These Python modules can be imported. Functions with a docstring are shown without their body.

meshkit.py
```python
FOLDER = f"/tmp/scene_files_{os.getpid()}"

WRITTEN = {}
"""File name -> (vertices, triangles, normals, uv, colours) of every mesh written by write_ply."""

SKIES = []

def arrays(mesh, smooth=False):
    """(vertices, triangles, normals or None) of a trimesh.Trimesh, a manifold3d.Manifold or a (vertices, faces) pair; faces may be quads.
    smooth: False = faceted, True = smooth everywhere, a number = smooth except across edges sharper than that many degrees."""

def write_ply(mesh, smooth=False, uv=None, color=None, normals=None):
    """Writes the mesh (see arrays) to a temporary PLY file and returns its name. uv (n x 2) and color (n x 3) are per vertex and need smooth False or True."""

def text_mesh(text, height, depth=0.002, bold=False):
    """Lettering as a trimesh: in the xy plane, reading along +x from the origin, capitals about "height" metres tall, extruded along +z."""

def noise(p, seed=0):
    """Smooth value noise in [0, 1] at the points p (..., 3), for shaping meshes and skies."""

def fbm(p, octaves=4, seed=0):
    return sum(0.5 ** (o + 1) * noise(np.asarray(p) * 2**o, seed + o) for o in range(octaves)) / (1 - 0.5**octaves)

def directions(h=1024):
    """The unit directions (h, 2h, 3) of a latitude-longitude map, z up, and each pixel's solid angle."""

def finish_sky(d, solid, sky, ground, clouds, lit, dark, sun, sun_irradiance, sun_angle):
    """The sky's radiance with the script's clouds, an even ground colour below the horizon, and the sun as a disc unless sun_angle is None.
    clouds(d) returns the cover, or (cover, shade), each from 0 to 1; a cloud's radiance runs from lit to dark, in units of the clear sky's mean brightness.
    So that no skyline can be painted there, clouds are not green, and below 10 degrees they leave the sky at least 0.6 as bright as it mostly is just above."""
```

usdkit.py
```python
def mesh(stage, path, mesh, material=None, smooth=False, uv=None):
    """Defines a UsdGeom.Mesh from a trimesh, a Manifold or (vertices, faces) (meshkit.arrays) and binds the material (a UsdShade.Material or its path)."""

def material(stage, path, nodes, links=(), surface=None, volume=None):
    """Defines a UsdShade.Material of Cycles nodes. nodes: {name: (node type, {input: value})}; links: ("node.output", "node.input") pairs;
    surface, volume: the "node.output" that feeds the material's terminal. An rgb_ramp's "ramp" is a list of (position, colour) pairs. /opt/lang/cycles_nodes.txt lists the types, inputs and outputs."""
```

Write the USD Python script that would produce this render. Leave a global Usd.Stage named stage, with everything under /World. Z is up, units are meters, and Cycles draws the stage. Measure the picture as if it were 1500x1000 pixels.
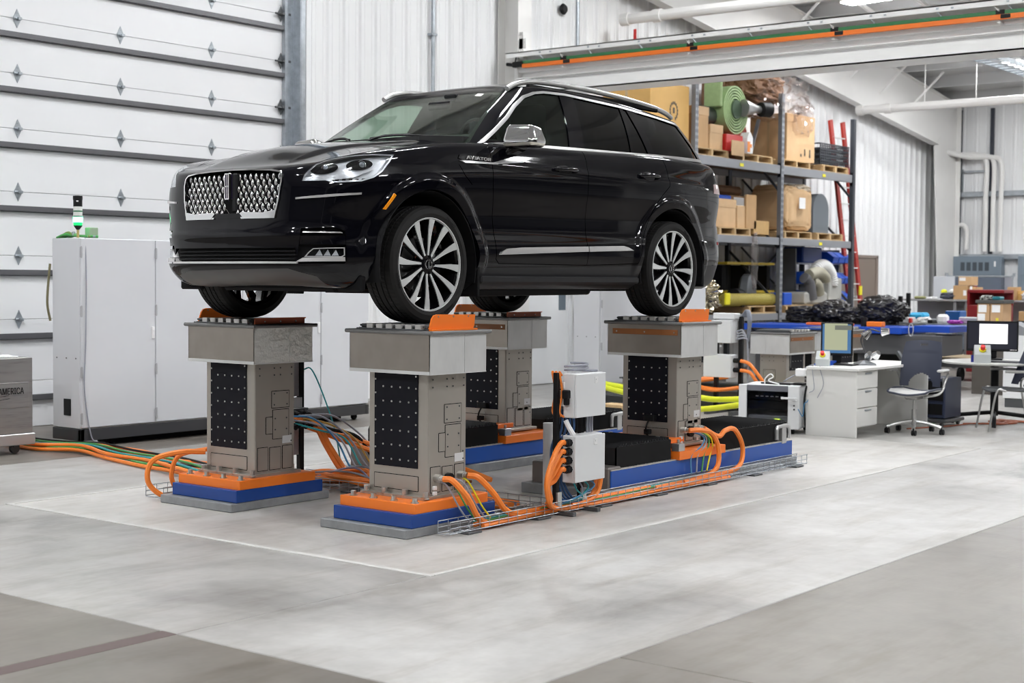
import math, random
import numpy as np, trimesh, manifold3d as m3, shapely.geometry as sg, shapely.ops as so
import usdkit, meshkit
from pxr import Usd, UsdGeom, UsdShade, UsdLux, Gf, Sdf, Vt
stage = Usd.Stage.CreateInMemory()
UsdGeom.SetStageUpAxis(stage, UsdGeom.Tokens.z); UsdGeom.SetStageMetersPerUnit(stage, 1.0)
UsdGeom.Xform.Define(stage, '/World'); UsdGeom.Scope.Define(stage, '/World/Looks')
# ---------------------------------------------------------------- camera, light levels, exposure
EYE, YAW, PITCH, ROLL = (-7.4115, -7.4605, 1.6435), 0.6635, -0.0423, 0.00755
EXPOSURE = 1.68
LAMP = 44.0          # radiance of the ceiling lamps' diffusers
def _cam():
    F = np.array([math.cos(YAW)*math.cos(PITCH), math.sin(YAW)*math.cos(PITCH), math.sin(PITCH)])
    R = np.array([math.sin(YAW), -math.cos(YAW), 0]); U = np.cross(R, F)
    R, U = math.cos(ROLL)*R+math.sin(ROLL)*U, math.cos(ROLL)*U-math.sin(ROLL)*R
    cam = UsdGeom.Camera.Define(stage, '/World/camera')
    m = Gf.Matrix4d(*R, 0, *U, 0, *(-F), 0, *EYE, 1)
    cam.AddTransformOp().Set(m)
    cam.CreateHorizontalApertureAttr(36.0); cam.CreateVerticalApertureAttr(24.0)
    cam.CreateFocalLengthAttr(52.49); cam.CreateClippingRangeAttr(Gf.Vec2f(0.1, 200))
    cam.CreateFStopAttr(3.2); cam.CreateFocusDistanceAttr(10.0)
    cam.CreateExposureAttr(EXPOSURE)
_cam()
rnd = random.Random(7); nr = np.random.default_rng(7)
# ---------------------------------------------------------------- materials
_mats = {}
def mat(name, col, r=.5, metal=0, var=0, vs=3, bump=0, bs=80, stretch=None, emit=0, spec=.5, coat=0, alpha=None, trans=0, ecol=None, col2=None, rvar=0, aniso=0, bd=.004):
    if name in _mats: return _mats[name]
    n = {'p': ('principled_bsdf', {'base_color': tuple(col), 'roughness': r, 'metallic': float(metal), 'specular_ior_level': float(spec), 'coat_weight': float(coat), 'transmission_weight': float(trans)})}
    L = []
    if emit: n['p'][1].update(emission_color=tuple(ecol or col), emission_strength=float(emit))
    if aniso: n['p'][1].update(anisotropic=float(aniso))
    if alpha is not None: n['p'][1]['alpha'] = float(alpha)
    if var or bump or rvar:
        n['g'] = ('texture_coordinate', {}); n['m'] = ('mapping', {'scale': tuple(stretch or (1, 1, 1))})
        L.append(('g.object', 'm.vector'))
    if var or rvar:
        n['n'] = ('noise_texture', {'scale': float(vs), 'detail': 5.0, 'roughness': .6}); L.append(('m.vector', 'n.vector'))
    if var:
        c2 = col2 or tuple(max(0, c*(1-var)) for c in col)
        n['c'] = ('rgb_ramp', {'ramp': [(.3, c2), (.7, tuple(col))]}); L += [('n.fac', 'c.fac'), ('c.color', 'p.base_color')]
    if rvar:
        n['rr'] = ('map_range', {'from_min': .3, 'from_max': .7, 'to_min': max(.02, r-rvar), 'to_max': r+rvar}); L += [('n.fac', 'rr.value'), ('rr.result', 'p.roughness')]
    if bump:
        n['bn'] = ('noise_texture', {'scale': float(bs), 'detail': 3.0}); n['b'] = ('bump', {'strength': float(bump), 'distance': float(bd)})
        L += [('m.vector', 'bn.vector'), ('bn.fac', 'b.height'), ('b.normal', 'p.normal')]
    _mats[name] = usdkit.material(stage, '/World/Looks/'+name, n, L, surface='p.BSDF')
    return _mats[name]
def pane(name, tint, f0=1.5, glossy=.02):      # see-through sheet that mirrors more at grazing angles
    k = ((f0-1)/(f0+1))**2
    n = {'t': ('transparent_bsdf', {'color': tuple(tint)}), 'g': ('glossy_bsdf', {'color': (1, 1, 1), 'roughness': glossy}), 'l': ('layer_weight', {'blend': .5}), 'e': ('math', {'math_type': 'power', 'value2': 4.5}), 'f': ('math', {'math_type': 'multiply_add', 'value2': .8, 'value3': k}), 'm': ('mix_closure', {})}
    _mats[name] = usdkit.material(stage, '/World/Looks/'+name, n, [('l.facing', 'e.value1'), ('e.value', 'f.value1'), ('f.value', 'm.fac'), ('t.BSDF', 'm.closure1'), ('g.BSDF', 'm.closure2')], surface='m.closure')
    return _mats[name]
def concrete(name, a, b, c, seed):
    n = {'g': ('geometry', {}), 'm': ('mapping', {'location': (seed, seed*.7, 0)}),
         'n1': ('noise_texture', {'scale': .55, 'detail': 6.0, 'roughness': .62, 'distortion': .6}), 'n2': ('noise_texture', {'scale': 5.0, 'detail': 8.0, 'roughness': .65}),
         'n3': ('noise_texture', {'scale': 60.0, 'detail': 3.0}), 'm3': ('mapping', {'rotation': (0, 0, .7), 'scale': (.4, 2.2, 1)}), 'n4': ('noise_texture', {'scale': 1.6, 'detail': 5.0, 'roughness': .7}),
         'r1': ('rgb_ramp', {'ramp': [(.32, a), (.5, b), (.68, c)]}), 'r2': ('rgb_ramp', {'ramp': [(.3, (.86, .855, .85)), (.7, (1.06, 1.06, 1.06))]}), 'r4': ('rgb_ramp', {'ramp': [(.34, (.84, .82, .79)), (.5, (1, 1, 1)), (.72, (1.04, 1.05, 1.06))]}),
         'x': ('mix', {'mix_type': 'multiply', 'fac': 1.0}), 'x2': ('mix', {'mix_type': 'multiply', 'fac': 1.0}),
         'v': ('voronoi_texture', {'scale': .9, 'randomness': 1.0}), 'rv': ('rgb_ramp', {'ramp': [(0, (.72, .69, .66)), (.055, (.9, .88, .86)), (.085, (1, 1, 1))]}), 'x3': ('mix', {'mix_type': 'multiply', 'fac': .5}),
         'rr': ('map_range', {'from_min': .3, 'from_max': .7, 'to_min': .30, 'to_max': .48}), 'b': ('bump', {'strength': .12, 'distance': .003}), 'p': ('principled_bsdf', {'specular_ior_level': .4})}
    L = [('g.position', 'm.vector'), ('m.vector', 'n1.vector'), ('m.vector', 'n2.vector'), ('m.vector', 'n3.vector'), ('m.vector', 'm3.vector'), ('m3.vector', 'n4.vector'), ('m.vector', 'v.vector'),
         ('n1.fac', 'r1.fac'), ('n2.fac', 'r2.fac'), ('n4.fac', 'r4.fac'), ('r1.color', 'x.color1'), ('r2.color', 'x.color2'), ('x.color', 'x2.color1'), ('r4.color', 'x2.color2'),
         ('v.distance', 'rv.fac'), ('x2.color', 'x3.color1'), ('rv.color', 'x3.color2'), ('x3.color', 'p.base_color'), ('n1.fac', 'rr.value'), ('rr.result', 'p.roughness'), ('n3.fac', 'b.height'), ('b.normal', 'p.normal')]
    _mats[name] = usdkit.material(stage, '/World/Looks/'+name, n, L, surface='p.BSDF'); return _mats[name]
# ---------------------------------------------------------------- mesh helpers: every mesh is (vertices, triangles)
def J(*ms):
    ms = [m for m in ms if m is not None and len(m[0])]
    at = np.cumsum([0]+[len(m[0]) for m in ms])
    return np.vstack([m[0] for m in ms]), np.vstack([m[1]+a for m, a in zip(ms, at)])
def tri(f): 
    f = np.asarray(f); return np.vstack([f[:, [0, 1, 2]], f[:, [0, 2, 3]]])
def bx(x0, y0, z0, x1, y1, z1, c=0):
    lo = np.minimum([x0, y0, z0], [x1, y1, z1]).astype(float); hi = np.maximum([x0, y0, z0], [x1, y1, z1]).astype(float)
    c = min(c, .45*float((hi-lo).min()))
    if c <= 0:
        v = np.array([[(lo, hi)[i][0], (lo, hi)[j][1], (lo, hi)[k][2]] for i in (0, 1) for j in (0, 1) for k in (0, 1)])
        return v, tri([[0, 1, 3, 2], [4, 6, 7, 5], [0, 4, 5, 1], [2, 3, 7, 6], [0, 2, 6, 4], [1, 5, 7, 3]])
    v = []
    for i in (0, 1):
        for j in (0, 1):
            for k in (0, 1):
                b = np.array([(lo, hi)[i][0], (lo, hi)[j][1], (lo, hi)[k][2]]); s = c*np.array([1-2*i, 1-2*j, 1-2*k])
                for a in range(3): v.append(b+s*[(a != 0), (a != 1), (a != 2)])
    h = trimesh.convex.convex_hull(np.array(v)); return np.array(h.vertices), np.array(h.faces)
def cb(x, y, z, sx, sy, sz, c=0): return bx(x-sx/2, y-sy/2, z-sz/2, x+sx/2, y+sy/2, z+sz/2, c)   # box about a centre
def frame(d):
    d = np.asarray(d, float); d = d/np.linalg.norm(d)
    a = np.cross(d, [0, 0, 1.]) if abs(d[2]) < .95 else np.cross(d, [1., 0, 0]); a /= np.linalg.norm(a); return d, a, np.cross(d, a)
def cy(p, q, r, r2=None, n=12):
    p, q = np.asarray(p, float), np.asarray(q, float); r2 = r if r2 is None else r2; _, a, b = frame(q-p)
    t = np.arange(n)*2*np.pi/n; ring = np.cos(t)[:, None]*a+np.sin(t)[:, None]*b
    v = np.vstack([p+ring*r, q+ring*r2, p, q]); i = np.arange(n); k = (i+1) % n
    f = np.vstack([np.stack([i, k, n+k], 1), np.stack([i, n+k, n+i], 1), np.stack([i*0+2*n, k, i], 1), np.stack([i*0+2*n+1, n+i, n+k], 1)])
    return v, f
def spl(pts, k=6):
    p = np.asarray(pts, float)
    if len(p) < 3: return p
    q = np.vstack([2*p[0]-p[1], p, 2*p[-1]-p[-2]]); out = []
    for i in range(1, len(q)-2):
        for t in np.arange(k)/k:
            out.append(.5*((2*q[i])+(q[i+1]-q[i-1])*t+(2*q[i-1]-5*q[i]+4*q[i+1]-q[i+2])*t*t+(3*q[i]-q[i-1]-3*q[i+1]+q[i+2])*t**3))
    return np.vstack(out+[p[-1]])
def tb(pts, r, n=7, k=6):
    p = spl(pts, k) if k else np.asarray(pts, float); m = len(p)
    t = np.gradient(p, axis=0); t /= np.linalg.norm(t, axis=1, keepdims=True)+1e-9
    _, a, _ = frame(t[0]); A = []
    for i in range(m):
        a = a-t[i]*(a@t[i]); a /= np.linalg.norm(a)+1e-9; A.append(a)
    A = np.array(A); B = np.cross(t, A); th = np.arange(n)*2*np.pi/n; rr = np.broadcast_to(r, (m,))
    v = (p[:, None]+rr[:, None, None]*(np.cos(th)[None, :, None]*A[:, None]+np.sin(th)[None, :, None]*B[:, None])).reshape(-1, 3)
    i, j = np.meshgrid(np.arange(m-1), np.arange(n), indexing='ij'); j2 = (j+1) % n
    f = tri(np.stack([i*n+j, i*n+j2, (i+1)*n+j2, (i+1)*n+j], -1).reshape(-1, 4))
    c = np.arange(1, n-1); z = np.zeros_like(c)
    return v, np.vstack([f, np.stack([z, c+1, c], 1), np.stack([z, c, c+1], 1)+(m-1)*n])
def bar(p, q, w, h, up=(0, 0, 1)):
    p, q = np.asarray(p, float), np.asarray(q, float); d = (q-p)/np.linalg.norm(q-p); a = np.cross(d, up); a /= np.linalg.norm(a); b = np.cross(a, d)
    v = np.array([e+a*w/2*s+b*h/2*t for e in (p, q) for s, t in ((-1, -1), (1, -1), (1, 1), (-1, 1))])
    return v, tri([[0, 1, 2, 3], [7, 6, 5, 4], [0, 4, 5, 1], [1, 5, 6, 2], [2, 6, 7, 3], [3, 7, 4, 0]])
def lathe(prof, n=24, p=(0, 0, 0), axis=(0, 0, 1), closed=False):
    prof = np.asarray(prof, float); d, a, b = frame(axis); m = len(prof); th = np.arange(n)*2*np.pi/n
    v = (np.asarray(p)+prof[:, 1][:, None, None]*d+prof[:, 0][:, None, None]*(np.cos(th)[None, :, None]*a+np.sin(th)[None, :, None]*b)).reshape(-1, 3)
    mm = m if closed else m-1
    i, j = np.meshgrid(np.arange(mm), np.arange(n), indexing='ij'); j2 = (j+1) % n; i2 = (i+1) % m
    return v, tri(np.stack([i*n+j, i2*n+j, i2*n+j2, i*n+j2], -1).reshape(-1, 4))
def ext(poly, a, b, axis='y'):
    """polygon (2-D points or shapely) pushed along an axis from a to b; x: (y,z), y: (x,z), z: (x,y)."""
    P = poly if hasattr(poly, 'geom_type') else sg.Polygon(poly)
    m = trimesh.util.concatenate([trimesh.creation.extrude_polygon(g, b-a, engine='earcut') for g in getattr(P, 'geoms', [P])])
    v, f = np.array(m.vertices), np.array(m.faces); v[:, 2] += a
    if axis == 'x': v = v[:, [2, 0, 1]]
    if axis == 'y': v = v[:, [0, 2, 1]]; f = f[:, ::-1]
    return v, f
def mv(m, loc=(0, 0, 0), rz=0, rx=0, ry=0, s=1):
    v = np.asarray(m[0])*s
    for ang, (i, j) in ((rx, (1, 2)), (ry, (2, 0)), (rz, (0, 1))):
        if ang:
            c, q = math.cos(ang), math.sin(ang); w = v.copy(); w[:, i] = c*v[:, i]-q*v[:, j]; w[:, j] = q*v[:, i]+c*v[:, j]; v = w
    return v+np.asarray(loc), m[1]
def text(t, h, d=.002, bold=True):
    m = meshkit.text_mesh(t, h, d, bold); return np.array(m.vertices), np.array(m.faces)
# ---------------------------------------------------------------- things, parts, copies
_used = {}
def _name(par, name):
    k = par+'/'+name; n = _used.get(k, -1)+1; _used[k] = n
    return k if n == 0 else '%s_%03d' % (k, n)
def tag(p, label=None, cat=None, group=None, kind=None):
    pr = stage.GetPrimAtPath(p)
    for k, v in (('label', label), ('category', cat), ('group', group), ('kind', kind)):
        if v: pr.SetCustomDataByKey(k, v)
    return p
def grp(name, label, cat, loc=(0, 0, 0), rz=0, group=None, kind=None):
    p = _name('/World', name); x = UsdGeom.Xform.Define(stage, p)
    x.AddTranslateOp().Set(Gf.Vec3d(*map(float, loc))); x.AddRotateZOp().Set(float(math.degrees(rz)))
    return tag(p, label, cat, group, kind)
def part(par, name, m, mt, smooth=None, label=None, kind=None):
    p = _name(par, name); usdkit.mesh(stage, p, m, mt, smooth=smooth if smooth else False); return tag(p, label, None, None, kind)
def solo(name, m, mt, label, cat, smooth=None, group=None, kind=None):
    p = _name('/World', name); usdkit.mesh(stage, p, m, mt, smooth=smooth if smooth else False); return tag(p, label, cat, group, kind)
def struct(name, m, mt, smooth=None, label=None):
    return tag(part('/World', name, m, mt, smooth), label, None, None, 'structure')
def sgrp(name, label=None):
    p = _name('/World', name); UsdGeom.Xform.Define(stage, p); return tag(p, label, None, None, 'structure')
def copy(src, loc, rz=0, label=None, group=None, cat=None):
    base = src.rsplit('/', 1)[1]
    if base[-3:].isdigit() and base[-4] == '_': base = base[:-4]
    p = _name('/World', base); x = UsdGeom.Xform.Define(stage, p)
    x.GetPrim().GetReferences().AddInternalReference(src)
    x.ClearXformOpOrder(); x.AddTranslateOp().Set(Gf.Vec3d(*map(float, loc))); x.AddRotateZOp().Set(float(math.degrees(rz)))
    x.GetPrim().SetInstanceable(True)
    was = stage.GetPrimAtPath(src).GetCustomData()
    return tag(p, label or was.get('label'), cat or was.get('category'), group or was.get('group'))
# ---------------------------------------------------------------- the palette
WHITE = mat('white_metal', (.80, .81, .82), .38, var=.05, vs=1.2)
WALLW = mat('white_wall_sheet', (.83, .835, .84), .42, var=.03, vs=.8)
DOORW = mat('white_door_skin', (.82, .825, .84), .4, bump=.15, bs=120)
STEELW = mat('white_painted_steel', (.80, .79, .77), .45, var=.05, vs=1.5)
GALV = mat('galvanized_steel', (.50, .54, .58), .38, .8, var=.3, vs=9)
DARKSTEEL = mat('dark_steel', (.10, .105, .11), .4, .3)
STRUT = mat('strut_steel', (.16, .16, .17), .42, .6)
GREYSTEEL = mat('grey_plate_steel', (.33, .34, .35), .45, .35, var=.3, vs=7, bump=.1)
BLACK = mat('black_plastic', (.007, .007, .008), .5, spec=.25)
BLACKM = mat('black_matte', (.007, .007, .008), .75, spec=.2)
ORANGE = mat('orange_paint', (.90, .20, .015), .42)
ORANGEC = mat('orange_cable', (.90, .235, .03), .45)
BLUE = mat('blue_paint', (.004, .048, .25), .35)
PALEBLUE = mat('blue_cable', (.06, .22, .42), .45)
TEAL = mat('teal_cable', (.03, .35, .38), .45)
GREENC = mat('green_cable', (.07, .32, .08), .45)
GREYC = mat('grey_cable', (.30, .31, .36), .5)
CHROME = mat('chrome', (.78, .79, .80), .06, 1)
SATIN = mat('satin_chrome', (.50, .50, .50), .3, .75)
BOLT = mat('zinc_bolt', (.62, .62, .60), .3, 1)
STAINLESS = mat('brushed_stainless', (.46, .43, .385), .42, .7, var=.07, vs=6, rvar=.04)
SHEET = mat('mill_sheet_metal', (.74, .745, .74), .36, .4, var=.06, vs=2.5, stretch=(1, 1, .5), rvar=.06)
FOIL = mat('hammered_foil_sheet', (.86, .87, .84), .2, .5, bump=.8, bs=30, bd=.012)
CARD = mat('cardboard', (.55, .34, .16), .75, var=.12, vs=4)
CARD2 = mat('cardboard_light', (.66, .44, .24), .75, var=.12, vs=4)
PINE = mat('pallet_pine', (.62, .43, .22), .65, var=.3, vs=9, stretch=(1, 6, 6))
RED = mat('red_paint', (.55, .02, .015), .4)
YELLOW = mat('yellow_plastic', (.85, .75, .02), .45)
LABEL = mat('white_label', (.85, .85, .85), .5)
# ================================================================ the building
YW, XE = 6.5, 27.2                                   # inner faces of the door wall and of the far end wall
def roofz(x): return 5.75+.128*(27.2-abs(x-5.0)-5.0) # underside of the gable roof
LIGHTC = concrete('concrete_light', (.25, .243, .232), (.385, .376, .36), (.49, .484, .47), 3)
PITC = concrete('concrete_pit', (.43, .415, .395), (.495, .48, .455), (.545, .53, .51), 11)
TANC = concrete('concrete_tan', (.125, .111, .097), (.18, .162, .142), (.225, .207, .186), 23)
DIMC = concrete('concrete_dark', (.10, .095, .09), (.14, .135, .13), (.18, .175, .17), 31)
JOINT = mat('joint_filler', (.105, .075, .07), .7)
fl = sgrp('floor', 'concrete floor of pale and tan slabs with sawn joints')
part(fl, 'subfloor', bx(-16.5, -26.5, -.3, 27.6, 7.2, -.012), mat('joint_dark', (.40, .385, .36), .8))
def slab(x0, y0, x1, y1, m, z=0.0, g=.004): part(fl, 'slab', bx(x0+g, y0+g, -.011, x1-g, y1-g, z, .004), m)
slab(-1.25, -2.07, 7.02, 1.92, PITC, .0, .009)
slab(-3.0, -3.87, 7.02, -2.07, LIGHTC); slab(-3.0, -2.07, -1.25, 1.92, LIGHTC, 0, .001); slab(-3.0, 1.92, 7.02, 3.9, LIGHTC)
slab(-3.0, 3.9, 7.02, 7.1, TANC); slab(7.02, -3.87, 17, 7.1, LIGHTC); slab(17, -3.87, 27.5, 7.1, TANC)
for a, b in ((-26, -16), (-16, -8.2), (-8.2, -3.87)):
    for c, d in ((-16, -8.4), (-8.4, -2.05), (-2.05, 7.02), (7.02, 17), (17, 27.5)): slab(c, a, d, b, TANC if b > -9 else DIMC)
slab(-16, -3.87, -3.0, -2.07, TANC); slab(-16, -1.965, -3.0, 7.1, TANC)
part(fl, 'joint_strip', bx(-16, -2.07, -.011, -3.0, -1.965, -.001), JOINT, label='dark brown filled joint strip')
part(fl, 'curb_lip', J(bx(-1.265, -2.095, -.01, -1.225, 1.94, .006, .003), bx(-1.22, -2.095, -.01, 4.9, -2.06, .006, .003), bx(-1.22, 1.905, -.01, 7.0, 1.94, .005, .002)), mat('pale_grout', (.60, .59, .57), .7, var=.2, vs=6), label='pale grout line around the test pit slab')
# corrugated sheet: panels of three ribs
def rib_panel(w, h, d=.034):
    xs, ys = [0.], [0.]
    for k in range(3):
        c = (k+.5)*w/3
        for dx, y in ((-.105, 0), (-.095, .008), (-.075, .008), (-.065, 0), (-.045, 0), (-.022, 1), (.022, 1), (.045, 0), (.065, 0), (.075, .008), (.095, .008), (.105, 0)):
            xs.append(c+dx); ys.append(d if y == 1 else y)
    xs.append(w); ys.append(0.); n = len(xs)
    top = [(x, y) for x, y in zip(xs, ys)]; P = sg.Polygon(top+[(w, -.02), (0, -.02)])
    m = trimesh.creation.extrude_polygon(P, h, engine='earcut'); return np.array(m.vertices), np.array(m.faces)   # ribs towards +y, z up
wb = sgrp('wall_back', 'white ribbed sheet metal wall beside the garage door')
base = rib_panel(.914, 1.0)
x = 6.06
while x < XE:
    w = min(.914, XE-x); v = base[0].copy(); v[:, 0] = x+v[:, 0]*w/.914; v[:, 1] = YW-v[:, 1]; zt = roofz(x+w/2)+.1; v[:, 2] *= zt
    part(wb, 'wall_panel', (v, base[1][:, ::-1]), WALLW); x += .914
part(wb, 'wall_sheet', J(bx(6.06, YW+.02, 0, XE+.3, YW+.2, 8.6), bx(-16.4, YW, 0, .85, YW+.2, 8.6), bx(.85, YW, 5.5, 6.06, YW+.2, 8.6)), WALLW)
part(wb, 'conduit', J(cy((8.52, YW-.06, 0), (8.52, YW-.06, 8), .028), cb(8.52, YW-.05, 5.05, .12, .08, .03)), GALV, 30, 'grey steel conduit running up the wall')
part(wb, 'conduit', cy((12.0, YW-.06, 4.9), (12.0, YW-.06, 7), .03), GALV, 30)
part(wb, 'louvre_knob', lathe([(0, 0), (.07, 0), (.09, .03), (.06, .07), (0, .07)], 16, (11.6, YW-.04, 5.85), (0, -1, 0)), BLACK, 30, 'round black wall fitting')
# garage door
gd = sgrp('door_1', 'white sectional overhead garage door with grey struts and galvanised hinges')
zs = [0, .5, 1.165, 1.845, 2.525, 3.195, 3.78, 4.36, 4.95, 5.55]; yd = YW+.06
hinge_v = [(0, .10), (.022, .055), (.045, .012), (.045, -.012), (.022, -.055), (0, -.10), (-.022, -.055), (-.045, -.012), (-.045, .012), (-.022, .055)]
hinge = J(ext(hinge_v, -.004, .006, 'y'), cy((-.05, -.012, 0), (.05, -.012, 0), .012, n=8), bx(-.012, -.05, -.018, .03, -.004, .012, .003), cy((0, -.01, .06), (0, -.004, .06), .008, n=6), cy((0, -.01, -.06), (0, -.004, -.06), .008, n=6))
for i in range(len(zs)-1):
    part(gd, 'door_section', bx(.88, yd, zs[i]+.002, 6.0, yd+.05, zs[i+1]-.002, .004), DOORW)
for i in range(1, len(zs)-1):
    part(gd, 'strut', J(bx(.9, yd-.05, zs[i]-.165, 5.86, yd, zs[i]-.15, .002), bx(.9, yd-.055, zs[i]-.205, 5.86, yd-.045, zs[i]-.15), bx(.9, yd-.03, zs[i]-.215, 5.86, yd, zs[i]-.205)), STRUT)
    for hx in (.6+1.335*k for k in range(1, 4)):
        part(gd, 'hinge', mv(hinge, (hx, yd-.004, zs[i])), GALV, 30)
    part(gd, 'roller_bracket', J(mv(hinge, (5.72, yd-.02, zs[i])), mv(hinge, (5.82, yd-.02, zs[i])), cy((5.6, yd-.05, zs[i]-.01), (6.0, yd-.05, zs[i]-.01), .012, n=8), cy((5.93, yd-.05, zs[i]-.01), (5.97, yd-.05, zs[i]-.01), .035, n=12)), DARKSTEEL, 30)
part(gd, 'track', J(bx(5.75, YW-.005, 0, 5.9, YW+.05, 8), bx(5.885, YW-.14, 0, 5.9, YW, 8), bx(5.9, YW-.145, 0, 5.97, YW-.13, 8), bx(5.955, YW-.14, 0, 5.97, YW-.03, 8), cy((5.93, YW-.05, 0), (5.93, YW-.05, 8), .02)), GALV, 30, 'galvanised vertical roller track')
part(gd, 'door_jamb', bx(5.98, YW-.15, 0, 6.07, YW+.1, 8, .004), WHITE)
# far end wall
we = sgrp('wall_end', 'white end wall with girts and dark posts behind the switchgear')
for k in range(37):
    y1 = 6.5-k*.914; v = base[0].copy()*[1, .4, 1]; v = np.stack([XE-v[:, 1], y1-v[:, 0], v[:, 2]*6.2], 1); part(we, 'wall_panel', (v, base[1][:, ::-1]), WALLW)
part(we, 'wall_sheet', bx(XE+.02, -26.5, 0, XE+.2, 6.7, 6.6), WALLW)
for z in (2.24, 3.71): part(we, 'girt', bx(XE-.16, -26, z-.07, XE-.02, 6.3, z+.05, .01), GALV)
for y in (6.1, 5.33): part(we, 'post', bx(XE-.10, y-.04, 2.3, XE-.03, y+.04, 5.7), mat('dark_post', (.03, .035, .05), .5))
part(we, 'brace_frame', J(bx(XE-.1, 5.36, 4.22, XE-.06, 6.0, 4.26), bx(XE-.1, 6.0, 3.7, XE-.06, 6.04, 4.3)), GALV)
struct('wall_front', bx(-16.5, -26.7, 0, 27.5, -26.5, 8.8), mat('far_wall', (.10, .10, .105), .6)); struct('wall_left', bx(-16.7, -26.7, 0, -16.5, 6.7, 8.8), mat('left_wall', (.14, .14, .145), .6))
# roof
ROOFW = mat('white_roof_liner', (.60, .60, .60), .6, var=.05, vs=1)
ce = sgrp('ceiling', 'white metal roof deck on purlins')
for x0, x1 in ((-17.2, 5), (5, 27.5)):
    part(ce, 'roof_deck', (np.array([[x, y, roofz(x)+d+.25] for x in (x0, x1) for y in (-26.7, 6.8) for d in (0, .1)]), bx(0, 0, 0, 1, 1, 1)[1]), ROOFW)
for k in range(30):
    x = 26.6-k*1.45
    if x > -16.5: part(ce, 'purlin', J(bx(x-.01, -26.5, roofz(x), x+.01, 6.5, roofz(x)+.25), bx(x-.09, -26.5, roofz(x)-.006, x+.01, 6.5, roofz(x)+.006)), ROOFW)
def rafter(y, name='roof_frame', lab=None):
    r = sgrp(name, lab); pts = [(26.9, 0), (26.9, 5.9), (5, roofz(5)), (-16.2, 5.9), (-16.2, 0)]
    t, b = [(x, roofz(x)-.01) for x in (26.95, 20, 5, -9, -16.3)], [(25.7, 4.78), (19.5, 5.55), (5, 7.35), (-9, 5.6), (-15.2, 4.78)]
    part(r, 'rafter_web', ext(t+b[::-1], y-.006, y+.006, 'y'), STEELW)
    fl_ = lambda pp: J(*[bar((a[0], y, a[1]), (c[0], y, c[1]), .2, .014) for a, c in zip(pp, pp[1:])])
    part(r, 'rafter_flange', fl_(b), STEELW); part(r, 'rafter_flange', fl_(t), STEELW)
    part(r, 'column', J(ext([(26.95, 5.8), (25.72, 4.78), (26.2, 0), (26.95, 0)], y-.006, y+.006, 'y'), bar((25.72, y, 4.78), (26.2, y, 0), .22, .016, (0, 1, 0)) , bx(26.94, y-.11, 0, 26.96, y+.11, 5.8)), STEELW)
    part(r, 'column', J(ext([(-16.3, 5.8), (-15.1, 4.78), (-15.6, 0), (-16.3, 0)], y-.006, y+.006, 'y'), bar((-15.1, y, 4.78), (-15.6, y, 0), .22, .016, (0, 1, 0))), STEELW)
    for x in (24, 22.5, 21.1, 18.2, 15.3):
        if y > 0: part(r, 'flange_brace', bar((x-.1, y-.1, roofz(x)-.75), (x, y-.85, roofz(x)+.02), .04, .04), STEELW)
rafter(6.12, lab='white tapered steel frame along the back wall'); rafter(-9.4); rafter(-17.0)
wc = sgrp('wall_column', 'white steel column carrying the crane rail'); part(wc, 'column_post', J(bx(10.15, 6.10, 0, 10.17, 6.45, 7.2), bx(10.0, 6.08, 0, 10.32, 6.1, 7.2), bx(10.0, 6.44, 0, 10.32, 6.46, 7.2)), STEELW)
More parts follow.
